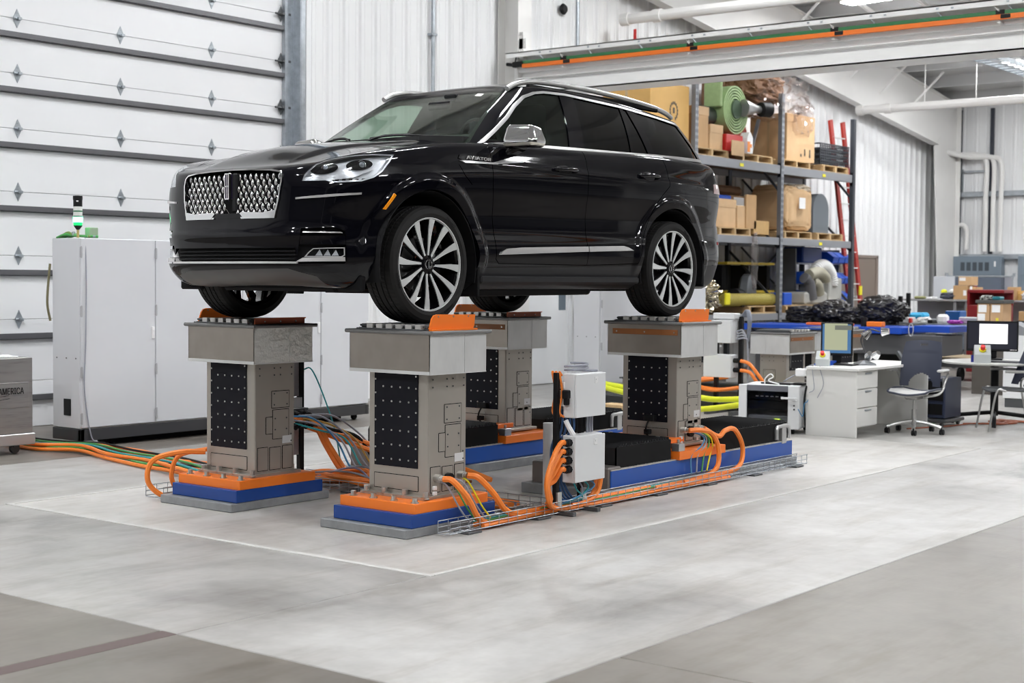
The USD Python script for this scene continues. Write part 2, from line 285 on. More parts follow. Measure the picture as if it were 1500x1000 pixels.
part(wc, 'clip_angle', J(bx(10.02, 6.0, 4.85, 10.14, 6.08, 5.25, .004), bx(10.02, 5.95, 5.0, 10.04, 6.08, 5.15)), STEELW)
# pipes under the roof
def sprinkler(x, y0, z, lab):
    s = grp('sprinkler_pipe', lab, 'pipe'); part(s, 'main_pipe', cy((x, y0, z), (x, -20, z), .085), STEELW, 30)
    part(s, 'end_cap', cy((x, y0+.05, z), (x, y0-.1, z), .105), STEELW, 30); part(s, 'pipe_coupling', cy((x, y0-.7, z), (x, y0-.55, z), .105), STEELW, 30); return s
s = sprinkler(21.4, 6.0, 5.16, 'thick white pipe crossing under the roof at the far end')
for i, (y, a, b) in enumerate(((4.6, 15.5, 20.5), (3.55, 16.5, 21.0), (2.6, 15, 19.5))):
    part(s, 'hanger', bar((21.4, y, 5.2), (21.4, y, roofz(21.4)), .015, .015, (1, 0, 0)), STEELW)
    solo('brace_rod', bar((a, y, roofz(a)-.08), (b, y, roofz(b)-.2), .06, .06), STEELW, ['white brace bar under the roof left of the cable tray', 'long white brace bar right of the others near the cable tray', 'white brace bar highest under the crane beam'][i], 'brace')
s = sprinkler(12.6, 5.95, 5.78, 'white pipe with a red tag hanging near its end'); part(s, 'tag', cb(12.6, 5.75, 5.5, .012, .05, .22), RED, label='red hanging tag')
# crane runway beam
BEAMW = mat('white_beam_paint', (.92, .92, .91), .4)
cr = grp('crane_beam', 'white crane runway beam carrying green and orange conductor bars', 'beam')
XB, ya, yb = 10.0, 6.22, -22.0
part(cr, 'beam_web', J(bx(XB+.10, yb, 4.4, XB+.115, ya, 4.9), bx(XB-.02, yb, 4.56, XB+.26, ya-.1, 4.575)), BEAMW)
part(cr, 'top_cap', J(bx(XB-.10, yb, 4.925, XB+.34, ya, 4.94), bx(XB-.10, yb, 4.865, XB-.085, ya, 4.94), bx(XB+.325, yb, 4.84, XB+.34, ya, 4.94)), BEAMW)
part(cr, 'bottom_flange', J(bx(XB-.19, yb, 4.318, XB+.34, ya-.3, 4.335), bx(XB-.19, yb, 4.318, XB-.17, ya-.3, 4.475), bx(XB-.18, yb, 4.465, XB+.1, ya-.3, 4.475)), BEAMW)
part(cr, 'side_plate', J(bx(XB+.02, yb, 4.66, XB+.035, ya-.1, 4.755), bx(XB+.035, yb, 4.655, XB+.10, ya-.1, 4.665)), BEAMW)
part(cr, 'conductor_bar', bx(XB-.085, yb, 4.762, XB-.045, ya-.25, 4.808, .004), mat('green_bar', (.03, .20, .07), .4), label='green conductor bar')
part(cr, 'conductor_bar', bx(XB-.115, yb, 4.700, XB-.065, ya-.3, 4.757, .004), ORANGE, label='orange conductor bar')
for k in range(12):
    y = 5.2-k*2.1
    part(cr, 'hanger_bracket', J(bx(XB-.11, y-.02, 4.66, XB-.10+.2, y+.02, 4.675), bar((XB-.09, y, 4.80), (XB-.03, y+.1, 4.90), .03, .012)), STEELW)
    part(cr, 'joint_clamp', J(bx(XB-.12, y-.14, 4.705, XB-.05, y-.02, 4.755, .006), bx(XB-.09, y-.06, 4.76, XB-.035, y+.05, 4.815, .006)), BLACK)
for k in range(22):
    y = 5.6-k*.85; part(cr, 'cap_clip', J(bx(XB-.108, y-.015, 4.89, XB-.10, y+.015, 4.915), bx(XB-.108, y-.20, 4.885, XB-.10, y-.17, 4.905), bar((XB-.10, y, 4.86), (XB-.07, y-.05, 4.80), .015, .012)), GALV)
part(cr, 'end_feed', J(bx(XB-.12, ya-.3, 4.72, XB-.04, ya-.12, 4.80, .01), cy((XB-.08, ya-.12, 4.76), (XB-.08, ya, 4.78), .025), tb([(XB-.08, ya-.15, 4.80), (XB-.08, ya-.2, 4.90), (XB-.05, ya-.4, 4.93)], .01)), BLACK, 30)
# conduits at the end wall
for i, (yv, zb) in enumerate(((5.40, 4.55), (5.22, 4.52), (5.04, 4.48))):
    solo('conduit_pipe', tb([(26.2, 6.3, 4.72), (XE-.35, 6.0-.1*i, zb+.08), (XE-.25, yv+.2, zb+.06), (XE-.22, yv, zb-.12), (XE-.22, yv, 3.5), (XE-.22, yv, 2.35)], .055, 10, 6), STEELW, ['leftmost of three white conduits dropping to the grey switchgear', 'middle of three white conduits dropping to the grey switchgear', 'rightmost of three white conduits dropping to the grey switchgear'][i], 'conduit', 30)
solo('conduit_pipe', tb([(XE-.2, 6.1, 2.95), (XE-.2, 5.95, 2.98), (XE-.2, 5.85, 2.85), (XE-.2, 5.85, 2.4)], .05, 10), STEELW, 'short bent white conduit left of the three long conduits', 'conduit', 30)
# lamps
LEDM = mat('lamp_diffuser', (1, 1, 1), .5, emit=LAMP, ecol=(.97, .985, 1.0))
lamp = None
def ceiling_lamp(x, y, lab, g=None, rz=0):
    global lamp
    z = roofz(x)-.35
    if lamp is None:
        lamp = grp('ceiling_light', lab, 'light', (x, y, z), 0, g)
        part(lamp, 'housing', J(bx(-.62, -.2, .02, .62, .2, .07, .01), cy((-.4, 0, .07), (-.4, 0, .5), .006, n=6), cy((.4, 0, .07), (.4, 0, .5), .006, n=6)), WHITE)
        part(lamp, 'diffuser', bx(-.60, -.18, 0, .60, .18, .02), LEDM)
    else: copy(lamp, (x, y, z), rz, lab, g)
ceiling_lamp(22.6, 3.1, 'glowing ceiling lamp over the cable tray at the far end')
ceiling_lamp(17.6, 3.97, 'glowing ceiling lamp above the crane beam near the rack', None, 1.4)
for x in (-9, -2.5, 4, 10.5, 17, 23.5):
    for y in (-11.5, -7.2, -0.6, 2.2):
        if not (y == 2.2 and x > 16): ceiling_lamp(x, y, 'white lamp hanging in rows under the roof outside the picture', 'ceiling lamps in rows outside the picture')
ct = grp('cable_tray', 'galvanised ladder cable tray hung under the roof at the far right', 'cable tray')
part(ct, 'rail', J(bx(15.5, 1.60, 5.35, 24.5, 1.62, 5.43), bx(15.5, 2.0, 5.35, 24.5, 2.02, 5.43)), GALV); part(ct, 'rungs', J(*[bx(15.6+k*.3, 1.6, 5.355, 15.64+k*.3, 2.02, 5.375) for k in range(29)]), GALV, kind='stuff')
# ================================================================ the car: closed lofted bodies, cut with stencils
T = 1.345                                            # height of the tyres' contact above the floor
def CR(keys, x):                                     # smooth curve through (x, value...) keys
    k = np.asarray(keys, float); x = np.clip(x, k[0, 0], k[-1, 0]); i = np.clip(np.searchsorted(k[:, 0], x, 'right')-1, 0, len(k)-2)
    h = k[i+1, 0]-k[i, 0]; t = (x-k[i, 0])/h; d = np.diff(k[:, 1:], axis=0)/np.diff(k[:, :1], axis=0)
    m = np.vstack([d[:1], (d[1:]+d[:-1])/2, d[-1:]]); m[1:-1][(d[1:]*d[:-1]) <= 0] = 0
    t = t[:, None]; h = h[:, None]; a, b = k[i, 1:], k[i+1, 1:]
    o = (2*t**3-3*t**2+1)*a+(t**3-2*t**2+t)*h*m[i]+(-2*t**3+3*t**2)*b+(t**3-t**2)*h*m[i+1]
    return o[:, 0] if o.shape[1] == 1 else o
def sstep(a, b, x): t = np.clip((x-a)/(b-a), 0, 1); return t*t*(3-2*t)
OUT = [(-.90, 0), (-.895, .25), (-.877, .45), (-.838, .62), (-.755, .77), (-.60, .885), (-.33, .958), (0, .982), (.5, .985), (1.1, .985), (1.7, .985), (2.4, .988), (3.0, .985), (3.35, .972), (3.65, .95), (3.88, .90), (4.03, .78), (4.10, .5), (4.13, 0)]
NU = 420
def outline(keys, n):
    k = np.asarray(keys, float); q = spl(k, 40); s = np.r_[0, np.cumsum(np.linalg.norm(np.diff(q[:, :2], axis=0), axis=1))]
    t = np.linspace(0, s[-1], n); return np.stack([np.interp(t, s, q[:, j]) for j in range(q.shape[1])], 1)
def weld(grid):
    """half grid [u, v, 3] on the left side (y <= 0) -> closed mesh mirrored about y = 0"""
    nu, nv = grid.shape[:2]; R = grid.copy(); R[..., 1] *= -1
    V = np.vstack([grid.reshape(-1, 3), R.reshape(-1, 3)]); i, j = np.meshgrid(np.arange(nu-1), np.arange(nv-1), indexing='ij')
    q = np.stack([i*nv+j, i*nv+j+1, (i+1)*nv+j+1, (i+1)*nv+j], -1).reshape(-1, 4); F = np.vstack([tri(q), tri(q[:, ::-1]+nu*nv)])
    _, first, inv = np.unique(np.round(V, 6), axis=0, return_index=True, return_inverse=True); V = V[first]; F = inv.ravel()[F]
    F = F[(F[:, 0] != F[:, 1]) & (F[:, 1] != F[:, 2]) & (F[:, 2] != F[:, 0])]; m = trimesh.Trimesh(V, F, process=False)
    if m.volume < 0: F = F[:, ::-1]
    m = trimesh.Trimesh(V, F, process=False); N = np.zeros_like(V); fn = np.cross(V[F[:, 1]]-V[F[:, 0]], V[F[:, 2]]-V[F[:, 0]])
    for c in range(3): np.add.at(N, F[:, c], fn)
    N /= np.linalg.norm(N, axis=1, keepdims=True)+1e-12; return V, F, N
def MF(v, f, n=None):
    v = np.asarray(v, np.float32); n = np.zeros_like(v) if n is None else n.astype(np.float32)
    m = m3.Manifold(m3.Mesh(vert_properties=np.ascontiguousarray(np.hstack([v, n])), tri_verts=np.ascontiguousarray(f, np.uint32))); return m
def solid(m): return MF(*m)
def off(S, d): return MF(S[0]+d*S[2], S[1], S[2])
def emit(par, name, M, mt, label=None, flat=False):
    me = M.to_mesh(); P = np.asarray(me.vert_properties, float); F = np.asarray(me.tri_verts, int)
    if not len(F): print('EMPTY', name); return
    v = P[:, :3]; n = P[:, 3:6] if P.shape[1] >= 6 else np.zeros_like(v)
    fn = np.cross(v[F[:, 1]]-v[F[:, 0]], v[F[:, 2]]-v[F[:, 0]]); fn /= np.linalg.norm(fn, axis=1, keepdims=True)+1e-15
    ln = np.linalg.norm(n, axis=1); n = n/(ln[:, None]+1e-12); dot = np.einsum('ijk,ik->ij', n[F], fn); ok = (ln[F] > .5) & (np.abs(dot) > .55)
    if flat: ok[:] = False
    n2 = n[F]*np.sign(dot)[..., None]; N = np.where(ok[..., None], n2, fn[:, None, :]).reshape(-1, 3); V = v[F].reshape(-1, 3)
    K, first, inv = np.unique(np.round(np.hstack([V, N*.25]), 4), axis=0, return_index=True, return_inverse=True)
    G = inv.ravel().reshape(-1, 3); G = G[(G[:, 0] != G[:, 1]) & (G[:, 1] != G[:, 2]) & (G[:, 0] != G[:, 2])]; us, gi = np.unique(G, return_inverse=True); first = first[us]; G = gi.reshape(-1, 3)
    p = _name(par, name); u = UsdGeom.Mesh.Define(stage, p)
    u.CreatePointsAttr(Vt.Vec3fArray.FromNumpy(V[first].astype(np.float32))); u.CreateFaceVertexCountsAttr(Vt.IntArray.FromNumpy(np.full(len(G), 3, np.int32)))
    u.CreateFaceVertexIndicesAttr(Vt.IntArray.FromNumpy(G.astype(np.int32).ravel())); u.CreateSubdivisionSchemeAttr('none')
    u.CreateNormalsAttr(Vt.Vec3fArray.FromNumpy(N[first].astype(np.float32))); u.SetNormalsInterpolation('vertex')
    UsdShade.MaterialBindingAPI.Apply(u.GetPrim()).Bind(mt); return tag(p, label)
# ---- lower body
o = outline(OUT, NU); ox, oy = o[:, 0], -o[:, 1]
tx, ty = np.gradient(ox), np.gradient(oy); tl = np.hypot(tx, ty); nx, ny = ty/tl, -tx/tl      # outward normal on the left side
nx[0], ny[0] = -1, 0; nx[-1], ny[-1] = 1, 0
wF, wR = np.clip(-nx, 0, 1)**1.6, np.clip(nx, 0, 1)**1.6; wS = 1-wF-wR
ZB = .22+.02*wF
ZT = CR([(-.9, 1.005), (-.8, 1.025), (-.65, 1.062), (-.5, 1.092), (-.2, 1.14), (.1, 1.185), (.4, 1.215), (.7, 1.235), (1.7, 1.262), (2.5, 1.285), (3.0, 1.295), (3.5, 1.285), (4.11, 1.27)], ox)
SIDE = [(0, .13), (.03, .075), (.08, .045), (.15, .028), (.20, .014), (.245, .006), (.31, .012), (.40, .031), (.48, .033), (.57, .020), (.66, .004), (.73, -.002), (.79, .001), (.84, .012), (.90, .028), (.95, .045), (.98, .062), (1, .09)]
FRONT = [(0, .20), (.025, .14), (.07, .08), (.13, .03), (.19, .012), (.235, .018), (.27, .02), (.36, .012), (.42, .0), (.48, .012), (.54, .02), (.62, .022), (.75, .026), (.86, .034), (.93, .046), (.97, .066), (1, .115)]
REAR = [(0, .22), (.05, .12), (.14, .05), (.28, .01), (.42, .0), (.50, .02), (.53, .05), (.60, .052), (.72, .042), (.85, .055), (.95, .09), (1, .13)]
sw = np.linspace(0, 1, 110)
ins = wS[:, None]*CR(SIDE, sw)[None]+wF[:, None]*CR(FRONT, sw)[None]+wR[:, None]*CR(REAR, sw)[None]
Z = ZB[:, None]+sw[None]*(ZT-ZB)[:, None]
Xw, Yw_ = ox[:, None]-ins*nx[:, None], oy[:, None]-ins*ny[:, None]
# wheel-arch flares
for wx in (.01, 3.02):
    r = np.hypot(Xw-wx, Z-.385); bump = .020*(1-sstep(.555, .60, r))*wS[:, None]**2*sstep(.30, .40, Z)*(1-sstep(1.0, 1.06, Z)); Yw_ = Yw_-bump
# shoulder crease between the doors and the belt
Yw_ -= .006*np.exp(-((Z-1.085)/.02)**2)*wS[:, None]*sstep(.4, .7, Xw)*(1-sstep(3.3, 3.6, Xw))
Yw_[0] = Yw_[-1] = 0
xs = -.42+(ox-ox[0])/(ox[-1]-ox[0])*(3.75+.42)
tl_ = np.linspace(0, 1, 46)[1:]
zc_k = [(-.9, 1.045), (-.75, 1.065), (-.6, 1.10), (-.28, 1.175), (.05, 1.218), (.45, 1.258), (.8, 1.275), (4.2, 1.28)]
xe, ye, ze = Xw[:, -1], Yw_[:, -1], Z[:, -1]
Xl = xe[:, None]+(xs-xe)[:, None]*tl_; Yl = ye[:, None]*(1-tl_); zc = CR(zc_k, Xl.ravel()).reshape(Xl.shape)
Zl = ze[:, None]+(zc-ze[:, None])*(1-(1-tl_)**1.9)[None]
yb_ = .40+.17*sstep(-.8, .5, Xl); Zl += .018*(1-sstep(yb_-.05, yb_+.05, np.abs(Yl)))*sstep(-.82, -.45, Xl)*(1-sstep(.5, .75, Xl))
tb_ = np.linspace(1, 0, 7)[:-1]
Xb = Xw[:, :1]+(xs-Xw[:, 0])[:, None]*tb_; Yb = Yw_[:, :1]*(1-tb_); Zb_ = np.repeat(Z[:, :1], 6, 1)
BODY = weld(np.stack([np.hstack([Xb, Xw, Xl]), np.hstack([Yb, Yw_, Yl]), np.hstack([Zb_, Z, Zl])], -1))
# ---- greenhouse: base point and roof point at the same keys round the outline
GK = [(.33, 0, 1.42, 0), (.35, .30, 1.41, .24), (.43, .62, 1.365, .46), (.53, .80, 1.335, .575), (.70, .895, 1.44, .645), (1.2, .912, 1.65, .662), (1.8, .912, 2.0, .668), (2.6, .912, 2.7, .668), (3.2, .905, 3.2, .655), (3.64, .875, 3.52, .635), (3.87, .76, 3.68, .56), (3.95, .45, 3.74, .36), (3.99, 0, 3.77, 0)]
g = outline([(a, b, c, d) for a, b, c, d in GK], 300); gb, gt = g[:, :2]*[1, -1], g[:, 2:]*[1, -1]
gb[0, 1] = gb[-1, 1] = gt[0, 1] = gt[-1, 1] = 0
GZ = CR([(1.34, 1.715), (1.6, 1.73), (2.0, 1.733), (2.6, 1.715), (3.0, 1.69), (3.3, 1.665), (3.6, 1.64), (3.8, 1.625)], gt[:, 0])
gtx, gty = np.gradient(gb[:, 0]), np.gradient(gb[:, 1]); gl = np.hypot(gtx, gty); gnx, gny = gty/gl, -gtx/gl; gnx[0], gny[0], gnx[-1], gny[-1] = -1, 0, 1, 0
def greenhouse(z0):
    s = np.linspace(0, 1, 60); B = .028*np.sin(np.pi*s)
    x = gb[:, :1]+(gt-gb)[:, :1]*s+gnx[:, None]*B; y = gb[:, 1:]+(gt-gb)[:, 1:]*s+gny[:, None]*B; z = 1.17+(GZ[:, None]-1.17)*s; z[:, 0] = z0
    xs = 1.75+(gb[:, 0]-.33)/(3.99-.33)*(3.35-1.75); t = np.linspace(0, 1, 40)[1:]
    xl = gt[:, :1]+(xs-gt[:, 0])[:, None]*t; yl = gt[:, 1:]*(1-t); zcr = CR([(1.3, 1.76), (1.7, 1.80), (2.1, 1.805), (2.7, 1.78), (3.2, 1.735), (3.8, 1.66)], xl.ravel()).reshape(xl.shape)
    zl = GZ[:, None]+(zcr-GZ[:, None])*(1-(1-t)**2.6)
    t2 = np.linspace(1, 0, 5)[:-1]; xb = gb[:, :1]+(xs-gb[:, 0])[:, None]*t2; yb = gb[:, 1:]*(1-t2); zb = np.full_like(xb, z0); y[0] = y[-1] = 0
    return weld(np.stack([np.hstack([xb, x, xl]), np.hstack([yb, y, yl]), np.hstack([zb, z, zl])], -1))
GH = greenhouse(1.15); GHI = greenhouse(1.02)
PAINT = mat('black_car_paint', (.0025, .0025, .0045), .05, spec=.34)
GLOSSB = mat('gloss_black_trim', (.004, .004, .005), .08, spec=.4)
CLAD = mat('dark_cladding', (.016, .016, .018), .42, spec=.35)
RUBBER = mat('tyre_rubber', (.014, .0135, .0135), .62, spec=.25, var=.2, vs=20)
MACHINED = mat('machined_alloy', (.78, .80, .80), .25, .35)
TRIM = mat('bright_trim', (.66, .65, .65), .22, .45)
INT = mat('cabin_trim', (.010, .010, .011), .7)
LAMPW = mat('lamp_housing', (.74, .75, .77), .25, .35)
WSG = pane('windshield_glass', (.86, .93, .88), 1.16); FSG = pane('front_side_glass', (.66, .76, .69), 1.3); PRG = pane('privacy_glass', (.20, .21, .215), 1.36); LENS = pane('lamp_lens', (.93, .94, .95), 1.4)
ST = grp('car', 'black SUV with chrome mesh grille raised on four steel test pedestals', 'car', (0, 0, T))
_oc = {}
def OF(S, d):
    k = (id(S), d)
    if k not in _oc: _oc[k] = off(S, d) if d else solid_n(S)
    return _oc[k]
def solid_n(S): return MF(*S)
def pX(pts, a=-1.3, b=-.2): return solid(ext(pts, a, b, 'x'))                     # seen from the front: (y, z)
def pY(pts, side=-1, a=.35, b=1.4): return solid(ext(pts, -b, -a, 'y') if side < 0 else ext(pts, a, b, 'y'))   # seen from the side: (x, z)
def pZ(pts, a=1.1, b=2.0): return solid(ext(pts, a, b, 'z'))
def pA(pts, side=-1):                                                             # seen square to the headlight: (h, z)
    v, f = ext(pts, .3, 1.9, 'z'); w = np.stack([.78*v[:, 0]-.62*v[:, 2], -.62*v[:, 0]-.78*v[:, 2], v[:, 1]], 1)
    if side > 0: w[:, 1] *= -1; f = f[:, ::-1]
    return solid((w, f))
def hz(l): return [(.78*x-.62*y, z) for x, y, z in l]
def skin(S, prism, d0, d1): return (OF(S, d1) ^ prism)-OF(S, d0)
def buf(p, d): return sg.Polygon(p).buffer(d, join_style=1, quad_segs=4)
def mir(m): return m[0]*[1, -1, 1], m[1][:, ::-1]
# stencils
GRILLE = [(-.445, .968), (-.466, .945), (-.470, .90), (-.455, .79), (-.425, .672), (.425, .672), (.455, .79), (.470, .90), (.466, .945), (.445, .968), (.36, .980), (.2, .988), (0, .992), (-.2, .988), (-.36, .980)]
HEAD = hz([(-.801, -.601, .90), (-.790, -.61, .94), (-.767, -.617, .965), (-.683, -.592, 1.012), (-.55, -.581, 1.05), (-.444, -.647, 1.072), (-.346, -.748, 1.086), (-.261, -.892, 1.09), (-.318, -.915, 1.042), (-.395, -.921, .972), (-.468, -.913, .929), (-.555, -.888, .901), (-.702, -.787, .888), (-.735, -.745, .902)])
STRIP = hz([(-.827, -.569, .797), (-.828, -.57, .785), (-.761, -.732, .795), (-.563, -.896, .818), (-.562, -.896, .831), (-.735, -.766, .815)])
RECESS = hz([(-.825, -.617, .603), (-.70, -.80, .61), (-.655, -.835, .59), (-.648, -.842, .57), (-.645, -.847, .40), (-.655, -.839, .383), (-.835, -.59, .381)])
FOG = hz([(-.812, -.640, .423), (-.80, -.665, .455), (-.78, -.685, .479), (-.655, -.842, .485), (-.655, -.843, .434), (-.67, -.83, .423)])
FOGCH = hz([(-.84, -.585, .392), (-.816, -.632, .419), (-.656, -.842, .424), (-.653, -.843, .397)])
LOWG = [(-.585, .389), (-.595, .43), (-.575, .482), (.575, .482), (.595, .43), (.585, .389)]
SKID = [(.42, .332), (.15, .338), (-.15, .345), (-.52, .350), (-.68, .300), (-.70, .1), (.70, .1), (.62, .300)]
DLO = [(.640, 1.224), (.83, 1.335), (1.037, 1.46), (1.174, 1.554), (1.335, 1.641), (1.485, 1.686), (1.612, 1.705), (1.875, 1.714), (2.649, 1.690), (3.2, 1.656), (3.56, 1.626), (3.60, 1.60), (3.735, 1.305), (2.921, 1.285), (2.503, 1.273), (1.713, 1.255), (.83, 1.228)]
WIN = {'fd': [(.70, 1.262), (.86, 1.335), (1.05, 1.447), (1.19, 1.540), (1.345, 1.624), (1.49, 1.667), (1.62, 1.685), (1.805, 1.693), (1.690, 1.283)],
       'rd': [(1.985, 1.690), (2.615, 1.668), (2.530, 1.30), (1.880, 1.287)], 'rq': [(2.665, 1.666), (2.715, 1.664), (2.79, 1.305), (2.575, 1.301)],
       'dw': [(2.83, 1.660), (3.2, 1.636), (3.53, 1.604), (3.665, 1.325), (2.895, 1.309)]}
SEAMS = [[(.665, 1.22), (.655, 1.13), (.645, .944), (.67, .8), (.690, .645), (.70, .43), (.74, .40), (1.80, .40)], [(1.80, 1.255), (1.802, 1.186), (1.785, 1.0), (1.785, .842), (1.80, .68), (1.805, .40), (2.47, .42), (2.55, .62), (2.68, .84), (2.83, .98), (2.93, 1.05), (2.923, 1.2), (2.90, 1.28)], [(.30, 1.06), (.345, .99), (.42, .93)]]
# ---- lower body
arch = lambda wx: so.unary_union([sg.Point(wx, .385).buffer(.49, 24), sg.box(wx-.487, 0, wx+.487, .385)])
body = OF(BODY, 0)
for wx in (.01, 3.02):
    for s in (-1, 1): body = body-solid(ext(arch(wx), -1.3, -.56, 'y') if s < 0 else ext(arch(wx), .56, 1.3, 'y'))
body = body-(pX(GRILLE, -1.3, -.5)-OF(BODY, -.05))-(pX(LOWG, -1.3, -.5)-OF(BODY, -.05))
for s in (-1, 1):
    body = body-(pA(HEAD, s)-OF(BODY, -.05))-(pA(RECESS, s)-OF(BODY, -.05))
    gr = m3.Manifold()
    for q in SEAMS: gr = gr+solid(ext(sg.LineString(q).buffer(.0032, cap_style=2, join_style=2), -1.3, -.6, 'y') if s < 0 else ext(sg.LineString(q).buffer(.0032, cap_style=2, join_style=2), .6, 1.3, 'y'))
    body = body-(gr-OF(BODY, -.012))
# hood shut line
for s in (-1, 1):
    hl = sg.LineString([(-.62, s*.60), (-.44, s*.70), (-.1, s*.81), (.30, s*.845), (.62, s*.80)]).buffer(.003, cap_style=2)
    body = body-(pZ(hl, .9, 1.6)-OF(BODY, -.01))
ROCK = [(.497, .05), (.497, .368), (1.3, .378), (1.81, .386), (2.535, .405), (2.535, .05)]
rk = solid(ext(ROCK, -1.2, 1.2, 'y')); rocker = body ^ rk; body = body-rk
sk = pX(SKID, -1.2, -.45); skid = body ^ sk; body = body-sk
rear_l = solid(bx(3.50, -1.2, .05, 4.4, 1.2, .42)); rear_c = body ^ rear_l; body = body-rear_l
emit(ST, 'body', body, PAINT); emit(ST, 'rocker_panel', rocker, CLAD); emit(ST, 'skid_plate', skid, mat('skid_grey', (.075, .072, .07), .38, .3), label='grey lower skid plate'); emit(ST, 'rear_valance', rear_c, CLAD)
part(ST, 'side_step', J(*[m for s in (-1, 1) for m in (bx(.53, s*.90, .262, 2.50, s*.985, .315, .012),)]), CLAD, 30, kind='stuff')
part(ST, 'underbody', J(bx(.55, -.6, .18, 2.4, .6, .3, .03), bx(-.45, -.55, .20, .5, .55, .35, .02), bx(2.55, -.55, .2, 3.45, .55, .4, .02), cy((1.0, .25, .19), (3.6, .3, .2), .045)), BLACKM, 30)
# ---- cabin shell
gh = OF(GH, 0)-OF(GHI, -.03)
WS = [(.33, -.56), (.50, -.825), (1.265, -.578), (1.335, -.42), (1.375, -.2), (1.385, 0), (1.375, .2), (1.335, .42), (1.265, .578), (.50, .825), (.33, .56), (.25, 0)]
gh = gh-pZ(WS, 1.16, 1.9)
RW = [(-.55, 1.36), (.55, 1.36), (.50, 1.585), (-.50, 1.585)]; gh = gh-pX(RW, 3.5, 4.3)
for s in (-1, 1):
    for k, q in WIN.items(): gh = gh-pY(q, s)
emit(ST, 'cabin_frame', gh, PAINT)
emit(ST, 'windshield', skin(GH, pZ(WS, 1.16, 1.9), -.007, -.001), WSG)
emit(ST, 'windshield_band', skin(GH, pZ(sg.Polygon(WS).difference(sg.Polygon(WS).buffer(-.032)), 1.16, 1.9), -.029, -.0075), BLACKM)
emit(ST, 'rear_window', skin(GH, pX(RW, 3.5, 4.3), -.014, -.008), PRG)
for s in (-1, 1):
    for k, q in WIN.items(): emit(ST, 'side_window', skin(GH, pY(q, s), -.012, -.007), FSG if k == 'fd' else PRG)
    ring = sg.Polygon(DLO).difference(sg.Polygon(DLO).buffer(-.019, join_style=2)).difference(sg.Polygon([(.60, 1.15), (3.9, 1.15), (3.9, 1.60), (3.57, 1.60), (3.5, 1.4), (1.0, 1.40), (.80, 1.275), (.60, 1.21)]))
    emit(ST, 'window_trim', skin(GH, pY(ring, s), -.006, .005), SATIN)
    belt = [(.630, 1.212), (.63, 1.226), (.83, 1.252), (1.713, 1.280), (2.503, 1.298), (2.921, 1.310), (3.3, 1.318), (3.70, 1.322), (3.70, 1.298), (2.921, 1.284), (2.503, 1.271), (1.713, 1.254), (.83, 1.226)]
    emit(ST, 'belt_trim', skin(GH, pY(belt, s, .5), -.004, .012), SATIN)
    rail = [(1.26, s*.615, 1.69), (1.36, s*.618, 1.735), (1.52, s*.62, 1.768), (1.74, s*.62, 1.783), (2.18, s*.62, 1.788), (2.66, s*.62, 1.775), (3.2, s*.615, 1.742), (3.45, s*.605, 1.71), (3.55, s*.60, 1.68)]
    v, f = tb(rail, .021, 10, 8); part(ST, 'roof_rail', (v*[1, 1, 1], f), SATIN, 40)
    fin = [m for m in (bx(1.5, s*.60, 1.70, 3.3, s*.632, 1.752, .01),)]; part(ST, 'rail_base', J(*fin), GLOSSB)
part(ST, 'mirror_sensor', J(bx(1.33, -.06, 1.64, 1.42, .06, 1.70, .01), bx(1.2, -.11, 1.57, 1.24, .11, 1.63, .012)), BLACKM)
# ---- front
from scipy.spatial import cKDTree
_fr = BODY[0][(BODY[0][:, 0] < -.3) & (BODY[2][:, 0] < -.3)]; _kd = cKDTree(_fr[:, 1:])
def fx(y, z): d, i = _kd.query([y, z], k=4); return float((_fr[i, 0]/(d+1e-4)).sum()/(1/(d+1e-4)).sum())
gp = sg.Polygon(GRILLE)
emit(ST, 'grille_backing', skin(BODY, pX(GRILLE, -1.3, -.5), -.049, -.04), BLACKM)
emit(ST, 'grille_frame', skin(BODY, pX(gp.buffer(.003).difference(gp.buffer(-.008)).difference(sg.Polygon([(-.15, .64), (-.115, .70), (.115, .70), (.15, .64)])), -1.3, -.5), -.03, .010), CHROME)
ov = []; inner = gp.buffer(-.018)
sphm = trimesh.creation.icosphere(2); sv, sf = np.array(sphm.vertices), np.array(sphm.faces)
for r_ in range(9):
    for c_ in range(-10, 11):
        y = c_*.0505+(.02525 if r_ % 2 else 0); z = .975-r_*.0385
        if not inner.contains(sg.Point(y, z)) or abs(y+.01) < .045: continue
        ov.append((sv*[.009, .0125, .0225]+[fx(y, z)+.016, y, z], sf)); ov.append(cy((fx(y, z)+.02, y, z), (fx(y+.025, z-.0385)+.03, y+.025, z-.0385), .003, n=5)); ov.append(cy((fx(y, z)+.02, y, z), (fx(y-.025, z-.0385)+.03, y-.025, z-.0385), .003, n=5))
part(ST, 'grille_mesh', J(*ov), mat('chrome_dark', (.62, .62, .63), .12, 1), 60, 'grid of small chrome ovals', 'stuff')
for s in (-1, 1):
    q = [(s*.43, .668), (s*.442, .722), (s*.33, .706), (s*.135, .712), (s*.12, .704), (s*.165, .664)]; emit(ST, 'grille_wing', skin(BODY, pX(gp.buffer(.002).intersection(sg.Polygon(q)), -1.3, -.5), -.03, .012), CHROME)
emit(ST, 'grille_notch', skin(BODY, pX(gp.intersection(sg.Polygon([(-.165, .66), (-.125, .704), (.125, .704), (.165, .66)])), -1.3, -.5), -.045, .004), PAINT)
ex = fx(0, .88); eb = sg.box(-.021, .795, .021, .965).buffer(-.004).buffer(.004)
part(ST, 'grille_emblem', J(ext(eb.difference(eb.buffer(-.0075)), ex-.022, ex-.002, 'x'), bx(ex-.02, -.003, .80, ex-.004, .003, .96), bx(ex-.02, -.018, .876, ex-.004, .018, .884)), CHROME, label='upright chrome four-point cross emblem in a frame')
